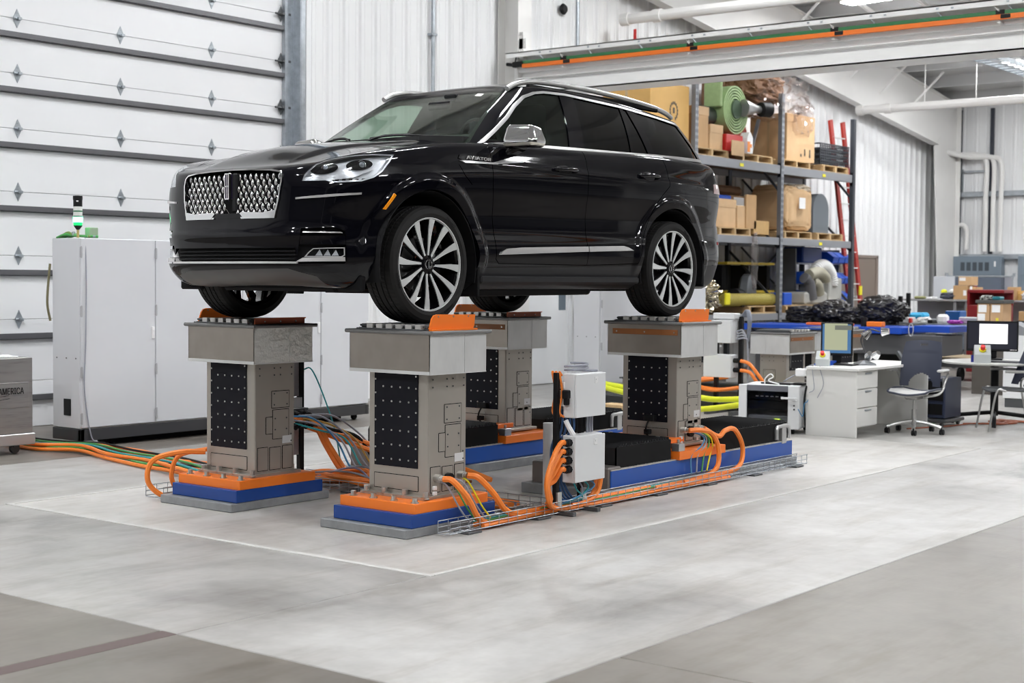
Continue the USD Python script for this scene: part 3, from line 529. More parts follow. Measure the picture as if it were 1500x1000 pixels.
part(ST, 'emblem_backing', bx(ex-.008, -.017, .80, ex+.03, .017, .96), mat('emblem_violet', (.05, .035, .09), .3), label='dark violet backing of the emblem')
part(ST, 'camera_pod', bx(ex-.006, -.075, .71, ex+.04, -.028, .965, .01), BLACK)
emit(ST, 'lower_grille', skin(BODY, pX(LOWG, -1.3, -.5), -.049, -.04), BLACKM)
part(ST, 'lower_slat', J(*[tb([(fx(y, z)+.025, y, z) for y in np.linspace(-.56, .56, 9)], .006, 5, 2) for z in (.41, .435, .46)]), BLACK, kind='stuff')
emit(ST, 'bumper_trim', skin(BODY, pX([(-.60, .380), (.60, .380), (.60, .394), (-.60, .394)], -1.3, -.5), -.004, .008), TRIM, label='thin chrome line across the bumper')
for s in (-1, 1):
    hp = sg.Polygon(HEAD)
    emit(ST, 'headlight', skin(BODY, pA(HEAD, s), -.049, -.040), LAMPW, label='silver headlight housing')
    hq = ST+('/headlight' if s < 0 else '/headlight_001')
    a_ = np.array([-.62, -.78*(-s if s < 0 else -1), 0]) if 0 else np.array([-.62, .78*s, 0]); eh = np.array([.78, .62*s, 0])
    emit(hq, 'lens', skin(BODY, pA(HEAD, s), -.005, -.001), LENS)
    emit(hq, 'bezel', skin(BODY, pA(hp.difference(hp.buffer(-.010)), s), -.04, -.006), LAMPW)
    for (c0, pk) in (((-.705, -.724, .980), (.085, .036)), ((-.525, -.860, 1.008), (.088, .034))):
        h, z = hz([c0])[0]; e = sg.Point(0, 0).buffer(1, 12); P = sg.Polygon([(h-.012+x*pk[0], z+y*pk[1]+.12*x*pk[0]) for x, y in e.exterior.coords])
        emit(hq, 'lamp_pocket', skin(BODY, pA(P, s), -.0405, -.030), GLOSSB)
        p = np.array([c0[0], c0[1]*-s if s > 0 else c0[1], c0[2]])
        m = J(lathe([(.027, -.03), (.030, -.01), (.026, -.006), (.023, -.012)], 20, p-.014*a_*0, a_)); part(hq, 'projector_ring', mv(m, -.012*a_), CHROME, 40)
        part(hq, 'projector_lens', (sv*.022+p-.026*a_, sf), mat('projector_glass', (.25, .27, .3), .05, .6), True)
    w0 = sg.Polygon(hz([(-.80, -.605, .903), (-.72, -.77, .905), (-.60, -.86, .925), (-.45, -.905, .985), (-.45, -.905, 1.0), (-.60, -.86, .94), (-.80, -.605, .922)]))
    emit(hq, 'light_guide', skin(BODY, pA(w0.buffer(.001), s), -.0405, -.012), LAMPW)
    for k in range(5):
        t = k/4; p = np.array([-.684+t*.15, -.799-t*.085, .905+t*.008]); h, z = hz([p])[0]; emit(hq, 'drl_segment', skin(BODY, pA([(h-.011, z-.009), (h+.011, z-.009), (h+.013, z+.008), (h-.009, z+.008)], s), -.0405, -.02), GLOSSB)
    emit(ST, 'bumper_strip', skin(BODY, pA(STRIP, s), -.004, .010), TRIM)
    emit(ST, 'air_curtain', skin(BODY, pA(RECESS, s), -.049, -.04), BLACKM)
    emit(ST, 'air_curtain_bar', skin(BODY, pA(sg.Polygon(RECESS).intersection(sg.box(-2, .502, 2, .556)), s), -.049, -.006), PAINT)
    emit(ST, 'accent_line', skin(BODY, pA(sg.Polygon(RECESS).buffer(-.015).intersection(sg.box(-2, .574, 2, .583)), s), -.04, -.012), TRIM)
    fp = sg.Polygon(FOG); emit(ST, 'fog_lamp', skin(BODY, pA(fp.difference(fp.buffer(-.006)), s), -.045, -.008), TRIM, label='chrome fog lamp surround')
    fq = ST+('/fog_lamp' if s < 0 else '/fog_lamp_001')
    emit(fq, 'fog_lens', skin(BODY, pA(fp.buffer(-.008), s), -.012, -.006), LENS)
    c = np.array(fp.buffer(-.008).centroid.coords[0])
    for k in (-1, 0, 1): emit(fq, 'fog_reflector', skin(BODY, pA([(c[0]+k*.05-.022, c[1]-.02), (c[0]+k*.05+.022, c[1]-.02), (c[0]+k*.05+.004, c[1]+.018)], s), -.041, -.02), LAMPW)
    emit(ST, 'fog_trim', skin(BODY, pA(FOGCH, s), -.045, .006), TRIM)
    emit(ST, 'side_marker', skin(BODY, pY([(-.417, .732), (-.396, .729), (-.33, .822), (-.343, .835)], s), -.003, .008), mat('amber_lens', (.9, .30, .01), .2), label='amber side marker')
    # sides
    emit(ST, 'door_trim', skin(BODY, pY([(.726, .461), (.76, .485), (.812, .505), (1.0, .518), (1.797, .542), (1.797, .502)], s, .6), -.003, .012), TRIM); emit(ST, 'door_trim', skin(BODY, pY([(1.810, .542), (2.271, .556), (2.34, .545), (2.41, .522), (1.810, .502)], s, .6), -.003, .012), TRIM)
    emit(ST, 'fender_badge', skin(BODY, pY([(.30, 1.103), (.32, 1.128), (.40, 1.131), (.668, 1.137), (.668, 1.106), (.36, 1.09)], s, .6), -.003, .006), GLOSSB, label='black badge panel on the front fender')
    emit(ST, 'fender_trim', skin(BODY, pY([(.31, 1.088), (.36, 1.074), (.655, 1.083), (1.0, 1.118), (1.055, 1.146), (.85, 1.140), (.72, 1.108), (.655, 1.096), (.36, 1.090)], s, .6), -.003, .012), SATIN)
    tv, tf = text('AVIATOR', .021, .006, True); L = tv[:, 0].max(); tv[:, 0] *= .26/L
    if s < 0: part(ST, 'badge_lettering', (np.stack([.375+tv[:, 0], -.9705-tv[:, 2], 1.103+tv[:, 1]], 1), tf), TRIM)
    else: part(ST, 'badge_lettering', (np.stack([.635-tv[:, 0], .9705+tv[:, 2], 1.103+tv[:, 1]], 1), tf), CHROME)
    for x0, x1, z in ((1.34, 1.66, 1.095), (2.47, 2.79, 1.115)):
        hm = J(tb([(x0+.02, s*.965, z), (x0+.05, s*1.0, z+.002), (x0+.16, s*1.012, z+.005), (x1-.05, s*1.0, z+.004), (x1-.01, s*.968, z+.002)], [.012]*3+[.017]*22, 8, 6)); part(ST, 'door_handle', (hm[0]*[1, 1, 1], hm[1]), PAINT, 50)
        emit(ST, 'handle_pocket', skin(BODY, pY(sg.Point(0, 0).buffer(1, 10).__class__([(x0+.16+.085*math.cos(t), z+.035*math.sin(t)) for t in np.linspace(0, 2*math.pi, 20)]), s, .6), -.002, .001), BLACK)
    # mirror
    mh = lambda pts, d: np.array(trimesh.convex.convex_hull(np.array([[x, s*y, z] for x, y, z in pts])).vertices)
    def hullm(balls):
        H = m3.Manifold.batch_hull([m3.Manifold.sphere(r, 20).translate([x, s*y, z]) for x, y, z, r in balls]); return H
    cap = hullm([(.86, .985, 1.330, .045), (.86, 1.14, 1.320, .045), (.84, .975, 1.255, .05), (.85, 1.165, 1.250, .045), (.95, .975, 1.255, .04), (.95, 1.16, 1.250, .04), (.94, .99, 1.325, .035), (.94, 1.14, 1.320, .035)])
    up, lo = cap.trim_by_plane([0, 0, 1.], 1.238), cap.trim_by_plane([0, 0, -1.], -1.238)
    mid, base_ = lo.trim_by_plane([0, 0, 1.], 1.217), lo.trim_by_plane([0, 0, -1.], -1.217)
    base_ = base_+hullm([(.86, .92, 1.170, .025), (.93, .92, 1.170, .025), (.88, 1.03, 1.217, .022), (.94, 1.03, 1.217, .022)])
    def pm(M): me = M.to_mesh(); return np.asarray(me.vert_properties)[:, :3].astype(float), np.asarray(me.tri_verts)
    mr = part(ST, 'mirror', pm(up), CHROME, 40, 'chrome door mirror cap'); part(mr, 'mirror_signal', pm(mid), mat('signal_lens', (.72, .70, .62), .15, .5), 40); part(mr, 'mirror_arm', pm(base_), GLOSSB, 40)
    part(ST, 'mud_flap', J(bx(.50, s*.74, .17, .525, s*.975, .50, .006)), BLACKM); part(ST, 'mud_flap', J(bx(3.50, s*.76, .24, 3.525, s*.965, .62, .006)), BLACKM)
    part(ST, 'air_deflector', bx(-.55, s*.66, .205, -.50, s*.88, .31, .012), BLACKM)
    for wx in (.01, 3.02):
        a = np.linspace(-.25, math.pi+.25, 30); P = [(wx+.486*math.cos(t), .385+.486*math.sin(t)) for t in a]; Q = [(wx+.478*math.cos(t), .385+.478*math.sin(t)) for t in a[::-1]]
        part(ST, 'wheel_liner', J(ext(P+Q, -.965, -.56, 'y') if s < 0 else ext(P+Q, .56, .965, 'y'), ext(sg.Point(wx, .385).buffer(.485, 20).intersection(sg.box(-9, .3, 9, 9)), s*.57-.006, s*.57+.006, 'y')), BLACKM)
    emit(ST, 'tail_light', skin(BODY, pY([(3.70, 1.03), (3.72, 1.11), (4.3, 1.13), (4.3, 1.03)], s, .45), -.004, .006), mat('tail_lens', (.55, .42, .42), .15, .3), label='pale tail light lens')
    emit(ST, 'rear_reflector', skin(BODY, pY([(3.88, .60), (3.88, .625), (4.3, .64), (4.3, .61)], s, .5), -.004, .006), mat('red_lens', (.5, .01, .01), .2))
    part(ST, 'wiper', J(tb([(.35, s*.1, 1.283), (.42, s*.3, 1.30), (.55, s*.62, 1.285)], .007, 6), tb([(.32, s*.08, 1.26), (.40, s*.2, 1.30), (.47, s*.38, 1.305)], .009, 6)), BLACK, 40)
emit(ST, 'tail_light_bar', skin(BODY, pX([(-.75, 1.04), (.75, 1.04), (.75, 1.10), (-.75, 1.10)], 3.8, 4.5), -.004, .006), mat('red_lens', (.5, .01, .01), .2), label='red light bar across the tailgate')
# ---- cabin interior
part(ST, 'dashboard', J(ext([(.42, -.5), (.62, -.74), (1.0, -.76), (1.0, .76), (.62, .74), (.42, .5)], 1.235, 1.286, 'z'), bx(.88, -.62, 1.27, 1.02, -.22, 1.335, .02), bx(.9, -.14, 1.27, .98, .16, 1.33, .01)), INT)
th = np.linspace(0, 2*np.pi, 33); st_ = np.array([[1.22-.09*math.sin(t)*.6, -.40+.185*math.cos(t), 1.30+.17*math.sin(t)] for t in th]); part(ST, 'steering_wheel', J(tb(st_, .013, 8, 0), bx(1.17, -.58, 1.285, 1.20, -.22, 1.315, .008)), INT, 40)
for x, n in ((1.72, .42), (2.75, .42)):
    for y in (-.38, .38):
        q = part(ST, 'seat_back', (lambda H: (np.asarray(H.to_mesh().vert_properties)[:, :3].astype(float), np.asarray(H.to_mesh().tri_verts)))(m3.Manifold.batch_hull([m3.Manifold.sphere(.05, 14).translate([x+dx, y+dy, z]) for dx in (-.06, .04) for dy in (-.20, .20) for z in (1.25, )]+[m3.Manifold.sphere(.045, 14).translate([x+.07, y+dy, 1.42]) for dy in (-.15, .15)])), INT, 40)
        part(q, 'headrest', (lambda H: (np.asarray(H.to_mesh().vert_properties)[:, :3].astype(float), np.asarray(H.to_mesh().tri_verts)))(m3.Manifold.batch_hull([m3.Manifold.sphere(.04, 14).translate([x+.09+dx, y+dy, z]) for dx in (-.02, .04) for dy in (-.10, .10) for z in (1.50, 1.60)])), INT, 40)
part(ST, 'windshield_sticker', (np.array([[1.1, -.50, 1.628], [1.1, -.44, 1.634], [1.14, -.44, 1.656], [1.14, -.50, 1.65]]), np.array([[0, 1, 2], [0, 2, 3]])), LABEL)
part(ST, 'exhaust_tip', J(cy((3.75, .55, .30), (4.08, .55, .30), .04), cy((3.75, -.55, .30), (4.08, -.55, .30), .04)), CHROME, 40)
# ---- wheels (outer face towards -y)
wh = ST+'/wheel'; UsdGeom.Xform.Define(stage, wh); _used[wh] = 0
prof = [(.305, -.118), (.335, -.134), (.368, -.128), (.383, -.112), (.3875, -.09)]
for y in (-.066, -.024, .024, .066): prof += [(.389, y-.006), (.381, y-.005), (.381, y+.005), (.389, y+.006)]
prof += [(.3875, .09), (.383, .112), (.368, .128), (.335, .134), (.305, .118), (.29, .09), (.29, -.09)]
tv, tf = lathe(prof, 240, (0, 0, 0), (0, 1, 0), closed=True); k = np.arange(len(tv)) % 240; rad = np.hypot(tv[:, 0], tv[:, 2]); hit = (k % 3 == 0) & (rad > .3865) & (np.abs(tv[:, 1]) > .05); sc = np.where(hit, .3845/np.maximum(rad, .01), 1); tv[:, 0] *= sc; tv[:, 2] *= sc
part(wh, 'tire', (tv, tf), RUBBER, 25)
part(wh, 'tire_lettering', J(*[mv((np.stack([l[0][:, 0]-l[0][:, 0].mean(), -l[0][:, 2], l[0][:, 1]+.333], 1), l[1]), (0, -.1335, 0), ry=a) for l in [text('275/40R22', .014, .0015, True)] for a in (.6, 2.6, 4.4)]), BLACKM)
part(wh, 'rim', lathe([(.312, -.116), (.309, -.124), (.303, -.124), (.297, -.116), (.297, -.10)], 72, (0, 0, 0), (0, 1, 0), closed=True), MACHINED, 40, 'bright machined rim lip')
part(wh, 'barrel', lathe([(.298, -.112), (.280, -.09), (.268, .0), (.272, .10), (.30, .12), (.306, .0), (.306, -.11)], 48, (0, 0, 0), (0, 1, 0), closed=True), GLOSSB, 40)
def spoke(w0, w1, sw, y0, y1, d):
    n = 7; L, R = [], []
    for i in range(n):
        t = i/(n-1); r = .062+t*(.300-.062); c = sw*math.sin(math.pi*t)*.5+sw*.25*t; w = w0+(w1-w0)*t**1.5
        L.append((r*math.cos(c+w/r/2), r*math.sin(c+w/r/2), y0+(y1-y0)*t)); R.append((r*math.cos(c-w/r/2), r*math.sin(c-w/r/2), y0+(y1-y0)*t))
    v = [(a, y, b) for a, b, y in L]+[(a, y, b) for a, b, y in R]+[(a, y+d, b) for a, b, y in L]+[(a, y+d, b) for a, b, y in R]; f = []
    for i in range(n-1): f += [(i, i+1, n+i+1, n+i), (3*n+i, 3*n+i+1, 2*n+i+1, 2*n+i), (2*n+i, 2*n+i+1, i+1, i), (n+i, n+i+1, 3*n+i+1, 3*n+i)]
    f += [(0, n, 3*n, 2*n), (n-1, 3*n-1, 4*n-1, 2*n-1)]; return np.array(v), tri(f)
for k in range(12):
    part(wh, 'spoke', mv(spoke(.014, .052, .07, -.098, -.118, .006), ry=k*math.pi/6+.1), MACHINED, label='machined silver spoke' if k == 0 else None)
    part(wh, 'spoke_back', mv(spoke(.030, .060, .07, -.0915, -.111, .03), ry=k*math.pi/6+.1), GLOSSB, label='gloss black spoke body' if k == 0 else None)
part(wh, 'hub', J(lathe([(0, -.10), (.055, -.10), (.075, -.092), (.08, -.05), (.0, -.05)], 36, (0, 0, 0), (0, 1, 0)), *[cy((.057*math.cos(t), -.106, .057*math.sin(t)), (.057*math.cos(t), -.09, .057*math.sin(t)), .009, n=6) for t in np.arange(5)*2*np.pi/5]), GLOSSB, 40)
part(wh, 'hub_cap', J(lathe([(.034, -.108), (.031, -.112), (.028, -.108), (.028, -.10), (.034, -.10)], 32, (0, 0, 0), (0, 1, 0), closed=True), bx(-.004, -.109, -.016, .004, -.104, .016), bx(-.008, -.109, -.018, -.006, -.104, .018), bx(.006, -.109, -.018, .008, -.104, .018), bx(-.008, -.109, .016, .008, -.104, .018), bx(-.008, -.109, -.018, .008, -.104, -.016)), CHROME, 40, 'small chrome ring with an upright cross mark')
part(wh, 'brake_disc', lathe([(.07, -.02), (.18, -.02), (.18, .01), (.07, .01)], 48, (0, 0, 0), (0, 1, 0), closed=True), mat('brake_steel', (.25, .25, .25), .35, .9), 40)
part(wh, 'caliper', bx(.10, -.05, -.09, .2, .05, .09, .02), BLACK)
x0 = UsdGeom.Xform(stage.GetPrimAtPath(wh)); x0.AddTranslateOp().Set(Gf.Vec3d(.015, -.845, .385)); x0.AddRotateZOp().Set(0.0)
for i, (x, y, r) in enumerate(((3.025, -.845, 0), (.015, .845, 180), (3.025, .845, 180))):
    w = UsdGeom.Xform.Define(stage, wh+'_%03d' % (i+1)); w.GetPrim().GetReferences().AddInternalReference(wh); w.ClearXformOpOrder(); w.AddTranslateOp().Set(Gf.Vec3d(x, y, .385)); w.AddRotateZOp().Set(float(r)); w.GetPrim().SetInstanceable(True)
_oc.clear()
# ================================================================ the four test pedestals
PEDZ1, PEDZ0 = 1.303, 1.023
def screws(pts, r=.007, d=.004): return J(*[cy(p, (p[0]+n[0]*d, p[1]+n[1]*d, p[2]+n[2]*d), r, n=6) for p, n in pts])
def pedestal(cx, cyy, lab, foil=False, rail=False, brown=False, flap='left', conn=False, bare=None):
    """origin at the floor under the wheel; the black bolt panel faces -x, the hatches face -y"""
    p = grp('test_pedestal', lab, 'test pedestal', (cx, cyy, 0))
    if bare is not None:
        X_ = UsdGeom.Xformable(stage.GetPrimAtPath(p)); X_.ClearXformOpOrder(); X_.AddTranslateOp(opSuffix='b').Set(Gf.Vec3d(cx, cyy, bare)); X_.AddRotateZOp(opSuffix='b').Set(90.0); X_.AddScaleOp().Set(Gf.Vec3f(1, -1, 1))
    hx, hy, z1, z0 = .2845, .351, PEDZ1, PEDZ0
    # hood: four folded sheets and a rounded rim
    sh = SHEET
    part(p, 'hood_sheet', bx(-hx, -hy, z0, -hx+.004, hy, z1-.012), mat('hood_front_sheet', (.36, .325, .29), .34, .9, var=.035, vs=1.6, rvar=.04), label='folded sheet metal hood front')
    part(p, 'hood_sheet', bx(-hx, -hy, z0, .06, -hy+.004, z1-.012), FOIL if foil else sh); part(p, 'hood_sheet', bx(.062, -hy-.001, z0, hx, -hy+.004, z1-.012), FOIL if foil else sh)
    part(p, 'hood_sheet', bx(hx-.004, -hy, z0, hx, hy, z1-.012), sh); part(p, 'hood_sheet', bx(-hx, hy-.004, z0, hx, hy, z1-.012), sh)
    part(p, 'hood_hem', J(bx(-hx-.003, -hy-.003, z0, -hx, hy, z0+.022, .001), bx(-hx-.003, -hy-.003, z0, hx, -hy, z0+.006)), sh)
    rim = J(cy((-hx-.01, -hy-.025, z1-.012), (-hx-.01, hy+.025, z1-.012), .013), cy((-hx-.01, -hy-.012, z1-.012), (hx+.03, -hy-.012, z1-.012), .013), cy((hx+.01, -hy, z1-.012), (hx+.01, hy, z1-.012), .013), cy((-hx, hy+.012, z1-.012), (hx, hy+.012, z1-.012), .013), bx(-hx-.01, -hy-.01, z1-.015, hx+.01, hy+.01, z1-.003))
    part(p, 'hood_rim', rim, mat('rim_rubber_grey', (.20, .20, .20), .45, .4), 40)
    if brown: part(p, 'strap', J(bx(-hx-.006, -hy+.03, z1-.105, -hx, hy-.05, z1-.06, .002)), mat('brown_strip', (.33, .115, .03), .55, var=.2, vs=8), label='rust brown strip screwed to the hood'); part(p, 'strap_screw', screws([((-hx-.006, y, z1-.083), (-1, 0, 0)) for y in (-.29, -.01, .26)]), BOLT)
    # wheel pan with hinge plates and stops
    part(p, 'wheel_plate', J(bx(-.25, -.30, z1-.003, .25, .30, z1+.012), bx(-.24, -.29, z1+.012, .24, .29, z1+.035, .004)), DARKSTEEL)
    for k in range(6): part(p, 'hinge_block', J(bx(-.275, -.27+k*.085, z1+.006, -.235, -.215+k*.085, z1+.040, .003)), mat('hinge_steel', (.55, .54, .52), .35, .7))
    part(p, 'hinge_pin', J(cy((-.255, -.28, z1+.026), (-.255, .28, z1+.026), .007), bx(-.285, -.29, z1+.002, -.274, .29, z1+.010, .001)), DARKSTEEL)
    def stop(y, up, m):
        q = [(-.235, z1+.004), (.20, z1+.004), (.215, z1+.03), (.225, z1+.10), (-.16, z1+.105), (-.19, z1+.098), (-.21, z1+.075)] if up else [(-.24, z1+.002), (.24, z1+.002), (.24, z1+.042), (-.24, z1+.042)]
        a = ext(q, y-.006, y+.006, 'y'); lip = bx(-.235, y-.03, z1, .22, y+.006, z1+.010) if up else bx(-.24, y-.02, z1+.038, .24, y+.006, z1+.046)
        part(p, 'wheel_stop', J(a, lip), m, label='orange folded wheel stop'); part(p, 'stop_screw', screws([((x, y-.006, z1+(.09 if up else .02)), (0, -1, 0)) for x in (-.15, 0, .15)], .006), BOLT)
    ORB = mat('orange_stop_dull', (.50, .10, .03), .5)
    if bare is not None: pass
    elif flap == 'near': stop(-.30, True, ORANGE)
    else: stop(-.31, False, ORB); stop(.30, True, ORANGE)
    # column
    ax, ay, zb = .192, .2606, (.62 if bare is not None else .30) if rail else .215
    part(p, 'column', bx(-ax, -ay, zb, ax, ay, z0+.05, .006), STAINLESS)
    part(p, 'foot_flange', bx(-ax-.055, -ay-.02, zb-.005, ax+.05, ay+.03, zb+.018, .003), STAINLESS)
    px0, px1, pz0, pz1 = -ay+.085, ay-.055, zb+.19, z0+.01
    part(p, 'bolt_panel', bx(-ax-.007, px0, pz0, -ax+.001, px1, pz1, .001), mat('black_anodised', (.006, .006, .011), .55, spec=.2), label='black panel with rows of bolts')
    pts = [((-ax-.007, px1-.012, z), (-1, 0, 0)) for z in np.linspace(pz0+.03, pz1-.06, 7)]+[((-ax-.007, px0+.012, z), (-1, 0, 0)) for z in np.linspace(pz0+.05, pz1-.03, 8)]
    for i in range(4):
        for j in range(6 if not rail else 6): pts.append(((-ax-.007, px0+.075+i*.075, pz1-.105-j*.095), (-1, 0, 0)))
    part(p, 'panel_bolt', screws(pts), BOLT, kind='stuff')
    GAP = mat('panel_gap', (.03, .028, .025), .7)
    def hatch(face, a0, b0, a1, b1, name='hatch', lab=None, cut=None):
        poly = sg.box(a0, b0, a1, b1).buffer(.006, quad_segs=3); ins = poly.buffer(-.005)
        if face == 'y': part(p, name, ext(ins, -ay-.003, -ay+.001, 'y'), STAINLESS, label=lab); part(p, 'hatch_gap', ext(poly.difference(ins), -ay-.002, -ay+.001, 'y'), GAP)
        else: part(p, name, ext(ins, -ax-.003, -ax+.001, 'x'), STAINLESS, label=lab); part(p, 'hatch_gap', ext(poly.difference(ins), -ax-.002, -ax+.001, 'x'), GAP)
    if bare is None: hatch('x', px0, zb+.045, px1, zb+.135)
    hatch('y', -.03, .70, .135, .815); hatch('y', -.02, .475, .13, .68); hatch('y', -.085, .515, -.028, .63)
    part(p, 'hatch_screw', screws([((x, -ay-.003, z), (0, -1, 0)) for x, z in ((0, .62), (.11, .62), (0, .54), (.11, .54), (-.01, .80), (.115, .80), (-.01, .72), (.115, .72), (-.15, .985), (-.01, .985), (.05, .985), (.16, .985), (-.15, .935), (-.01, .935), (.05, .935), (.16, .935), (.155, .50), (.155, .45))], .006, .003), DARKSTEEL, kind='stuff')
    b0, b1 = zb+.04, zb+.20
    if bare is None: hatch('y', -.165, b0, -.075, b1); hatch('y', -.05, b0, .05, b1-.005); hatch('y', .075, b0, .165, b1)
    if bare is None: part(p, 'rating_plate', bx(.07, -ay-.004, b1+.02, .16, -ay+.001, b1+.075), mat('rating_plate', (.66, .67, .68), .4))
    if conn:
        for x in (-.12, .12): part(p, 'connector', J(cy((x, -ay, zb+.13), (x, -ay-.05, zb+.13), .026), cy((x, -ay-.05, zb+.13), (x, -ay-.075, zb+.13), .02)), BOLT, 30)
        part(p, 'socket', J(cy((0, -ay-.003, zb+.11), (0, -ay-.03, zb+.11), .045), ), BLACK, 30); part(p, 'socket', J(*[bx(-.15, -ay-.02, zb+.02+k*.035, -.12, -ay, zb+.045+k*.035, .003) for k in range(2)]+[bx(.09, -ay-.02, zb+.03, .125, -ay, zb+.055, .003)]), LABEL)
    # base
    if bare is not None: part(p, 'low_base', bx(-.36, -.40, -bare, .36, .36, .62, .01), mat('low_base_dark', (.12, .11, .10), .5, .4))
    elif not rail:
        part(p, 'orange_plate', bx(-.40, -.335, .145, .335, .325, .212, .004), ORANGE); part(p, 'blue_plate', bx(-.44, -.345, .062, .40, .345, .148, .004), BLUE); part(p, 'ground_plate', bx(-.49, -.344, 0, .47, .420, .0605, .006), GREYSTEEL)
        bl = []
        for y in (-.27, -.09, .09, .25): bl += [cy((-ax-.03, y, .225), (-ax-.03, y, .265), .021, n=10), cy((-ax-.03, y, .22), (-ax-.03, y, .232), .03, n=12)]
        for y in (-.30, -.12, .06, .24): bl += [cy((-.36, y, .21), (-.36, y, .245), .018, n=10), cy((-.36, y, .208), (-.36, y, .218), .027, n=12)]
        bl += [cy((ax+.03, -.2, .225), (ax+.03, -.2, .265), .021, n=10)]
        part(p, 'base_bolt', J(*bl), BOLT, 30, kind='stuff')
    else:
        part(p, 'orange_clamp', J(bx(-.42, .20, .335, -.12, .30, .375, .004), bx(-.20, .20, .25, -.12, .30, .34)), ORANGE); part(p, 'orange_clamp', J(bx(-.46, -.28, .335, -.10, -.17, .375, .004)), ORANGE)
        part(p, 'orange_plate', bx(-.36, -.40, .215, .36, .36, .285, .004), ORANGE); part(p, 'spacer_block', J(cb(-.32, -.36, .315, .09, .07, .06, .003)), mat('milled_block', (.55, .55, .55), .35, .9)); part(p, 'clamp_bolt', J(*[cy((x, y, .375), (x, y, .40), .018, n=8) for x, y in ((-.38, .25), (-.16, .25), (-.4, -.22))], cy((-.32, -.36, .34), (-.32, -.36, .375), .012, n=8)), BOLT, kind='stuff')
        part(p, 'sensor', J(cb(-ax-.03, -.03, .52, .05, .1, .05, .006), tb([(-ax-.04, -.02, .5), (-ax-.09, -.03, .45), (-ax-.06, -.01, .40), (-ax-.02, -.02, .36)], .007), cb(-ax-.05, -.02, .41, .05, .05, .04, .005)), BLACK, 30)
    return p
pedestal(0, -.8753, 'front pedestal nearest the camera with two orange power cables plugged into it', flap='near', conn=True)
pedestal(0, .76, 'front pedestal under the far front wheel with hammered foil hood side', foil=True, flap='far')
pedestal(3.025, -.8753, 'rear pedestal nearest the camera on blue rail with rust brown strip', rail=True, brown=True, flap='near', conn=True)
pedestal(3.025, .8753, 'rear pedestal under the far rear wheel standing on blue rail', rail=True, flap='far', brown=True)
# ---- slide rails with bellows under the rear pedestals
def slide(y, x0, x1, lab, grey=False):
    r = grp('slide_rail', lab, 'rail', (0, y, 0)); 
    part(r, 'blue_beam', J(bx(x0, -.37, .085, x1, -.345, .215, .003), bx(x0, .345, .085, x1, .37, .215, .003), bx(x0, -.36, .075, x1, .36, .10)), mat('rail_blue', (.007, .08, .40), .35))
    part(r, 'base_plate', bx(x0-.1, -.40, 0, x1+.03, .40, .078, .005), GREYSTEEL); part(r, 'edge_strip', bx(x0, -.37, .215, x1, -.33, .222), mat('rail_edge', (.6, .58, .55), .4, .5))
    def bellows(a, b, z):
        n = max(4, int((b-a)/.036)); pr = [(a, z)]
        for k in range(n): pr += [(a+(k+.5)*(b-a)/n, z+.028), (a+(k+1)*(b-a)/n, z)]
        m = ext(pr+[(b, .2), (a, .2)], -.315, .315, 'y'); s_ = [(-.315, a)]
        w = ext([(x, -.315-(.022 if i % 2 else 0)) for i, (x, _) in enumerate(pr)]+[(b, -.30), (a, -.30)], .20, z+.01, 'z'); part(r, 'bellows', J(m, w), mat('bellows_black', (.010, .010, .011), .5, spec=.35))
    bellows(x0+.15, 2.65, .37); bellows(3.36, 3.36+(x1-3.40)*.45, .37); bellows(3.37+(x1-3.40)*.45, x1-.03, .37)
    part(r, 'end_bracket', J(bx(x1-.20, -.375, .20, x1-.12, -.33, .36, .004), tb([(x1-.28, -.36, .24), (x1-.27, -.36, .34), (x1-.2, -.37, .355), (x1-.1, -.37, .355), (x1-.05, -.36, .30), (x1-.06, -.36, .24)], .018)), SATIN, 30)
    part(r, 'end_block', bx(x0-.02, -.36, .05, x0+.15, .36, .24, .01), mat('rail_end_grey', (.22, .20, .19), .4, .6)); return r
slide(-.8753, 1.75, 4.62, 'near slide rail in blue with black bellows under the rear pedestal')
slide(.8753, 1.55, 4.62, 'far slide rail in blue with black bellows behind the control boxes')
# ---- wire mesh trays and cables on the floor
def mesh_tray(y, x0, x1, lab, w=.14, swap=False):
    t = grp('wire_tray', lab, 'wire tray', (0, 0, 0), math.pi/2 if swap else 0); r = .0035; M = []
    for yy, z in ((y-w/2, .02), (y-w/2, .055), (y-w/2, .095), (y+w/2, .02), (y+w/2, .055), (y+w/2, .095), (y, .015)): M.append(cy((x0, yy, z), (x1, yy, z), r, n=5))
    part(t, 'long_wire', J(*M), GALV, kind='stuff'); C = []
    for k in range(int((x1-x0)/.1)+1):
        x = x0+k*.1; C.append(tb([(x, y-w/2, .095), (x, y-w/2, .015), (x, y+w/2, .015), (x, y+w/2, .095)], r, 4, 0))
    part(t, 'cross_wire', J(*C), GALV, kind='stuff'); part(t, 'tray_foot', J(*[bx(x, y-w/2-.03, 0, x+.14, y+w/2, .014, .003) for x in np.arange(x0+.15, x1, .75)]), DARKSTEEL, kind='stuff'); return t
TY = -1.325
mesh_tray(TY, -.25, 4.66, 'wire mesh cable tray along the near slide rail', .10)
mesh_tray(-.86, -1.25, 1.22, 'wire mesh cable tray crossing behind the nearest pedestal full of cables', .3, True)
mesh_tray(1.33, -.42, -.12, 'short end of wire mesh tray left of the far front pedestal', .2)
ncable = [0]
def cable(pts, r, m, lab, n=7, k=6, grp_=None, cat='cable'): solo('cable', tb(pts, r, n, k), m, lab, cat, 50, grp_)
zc_ = .345
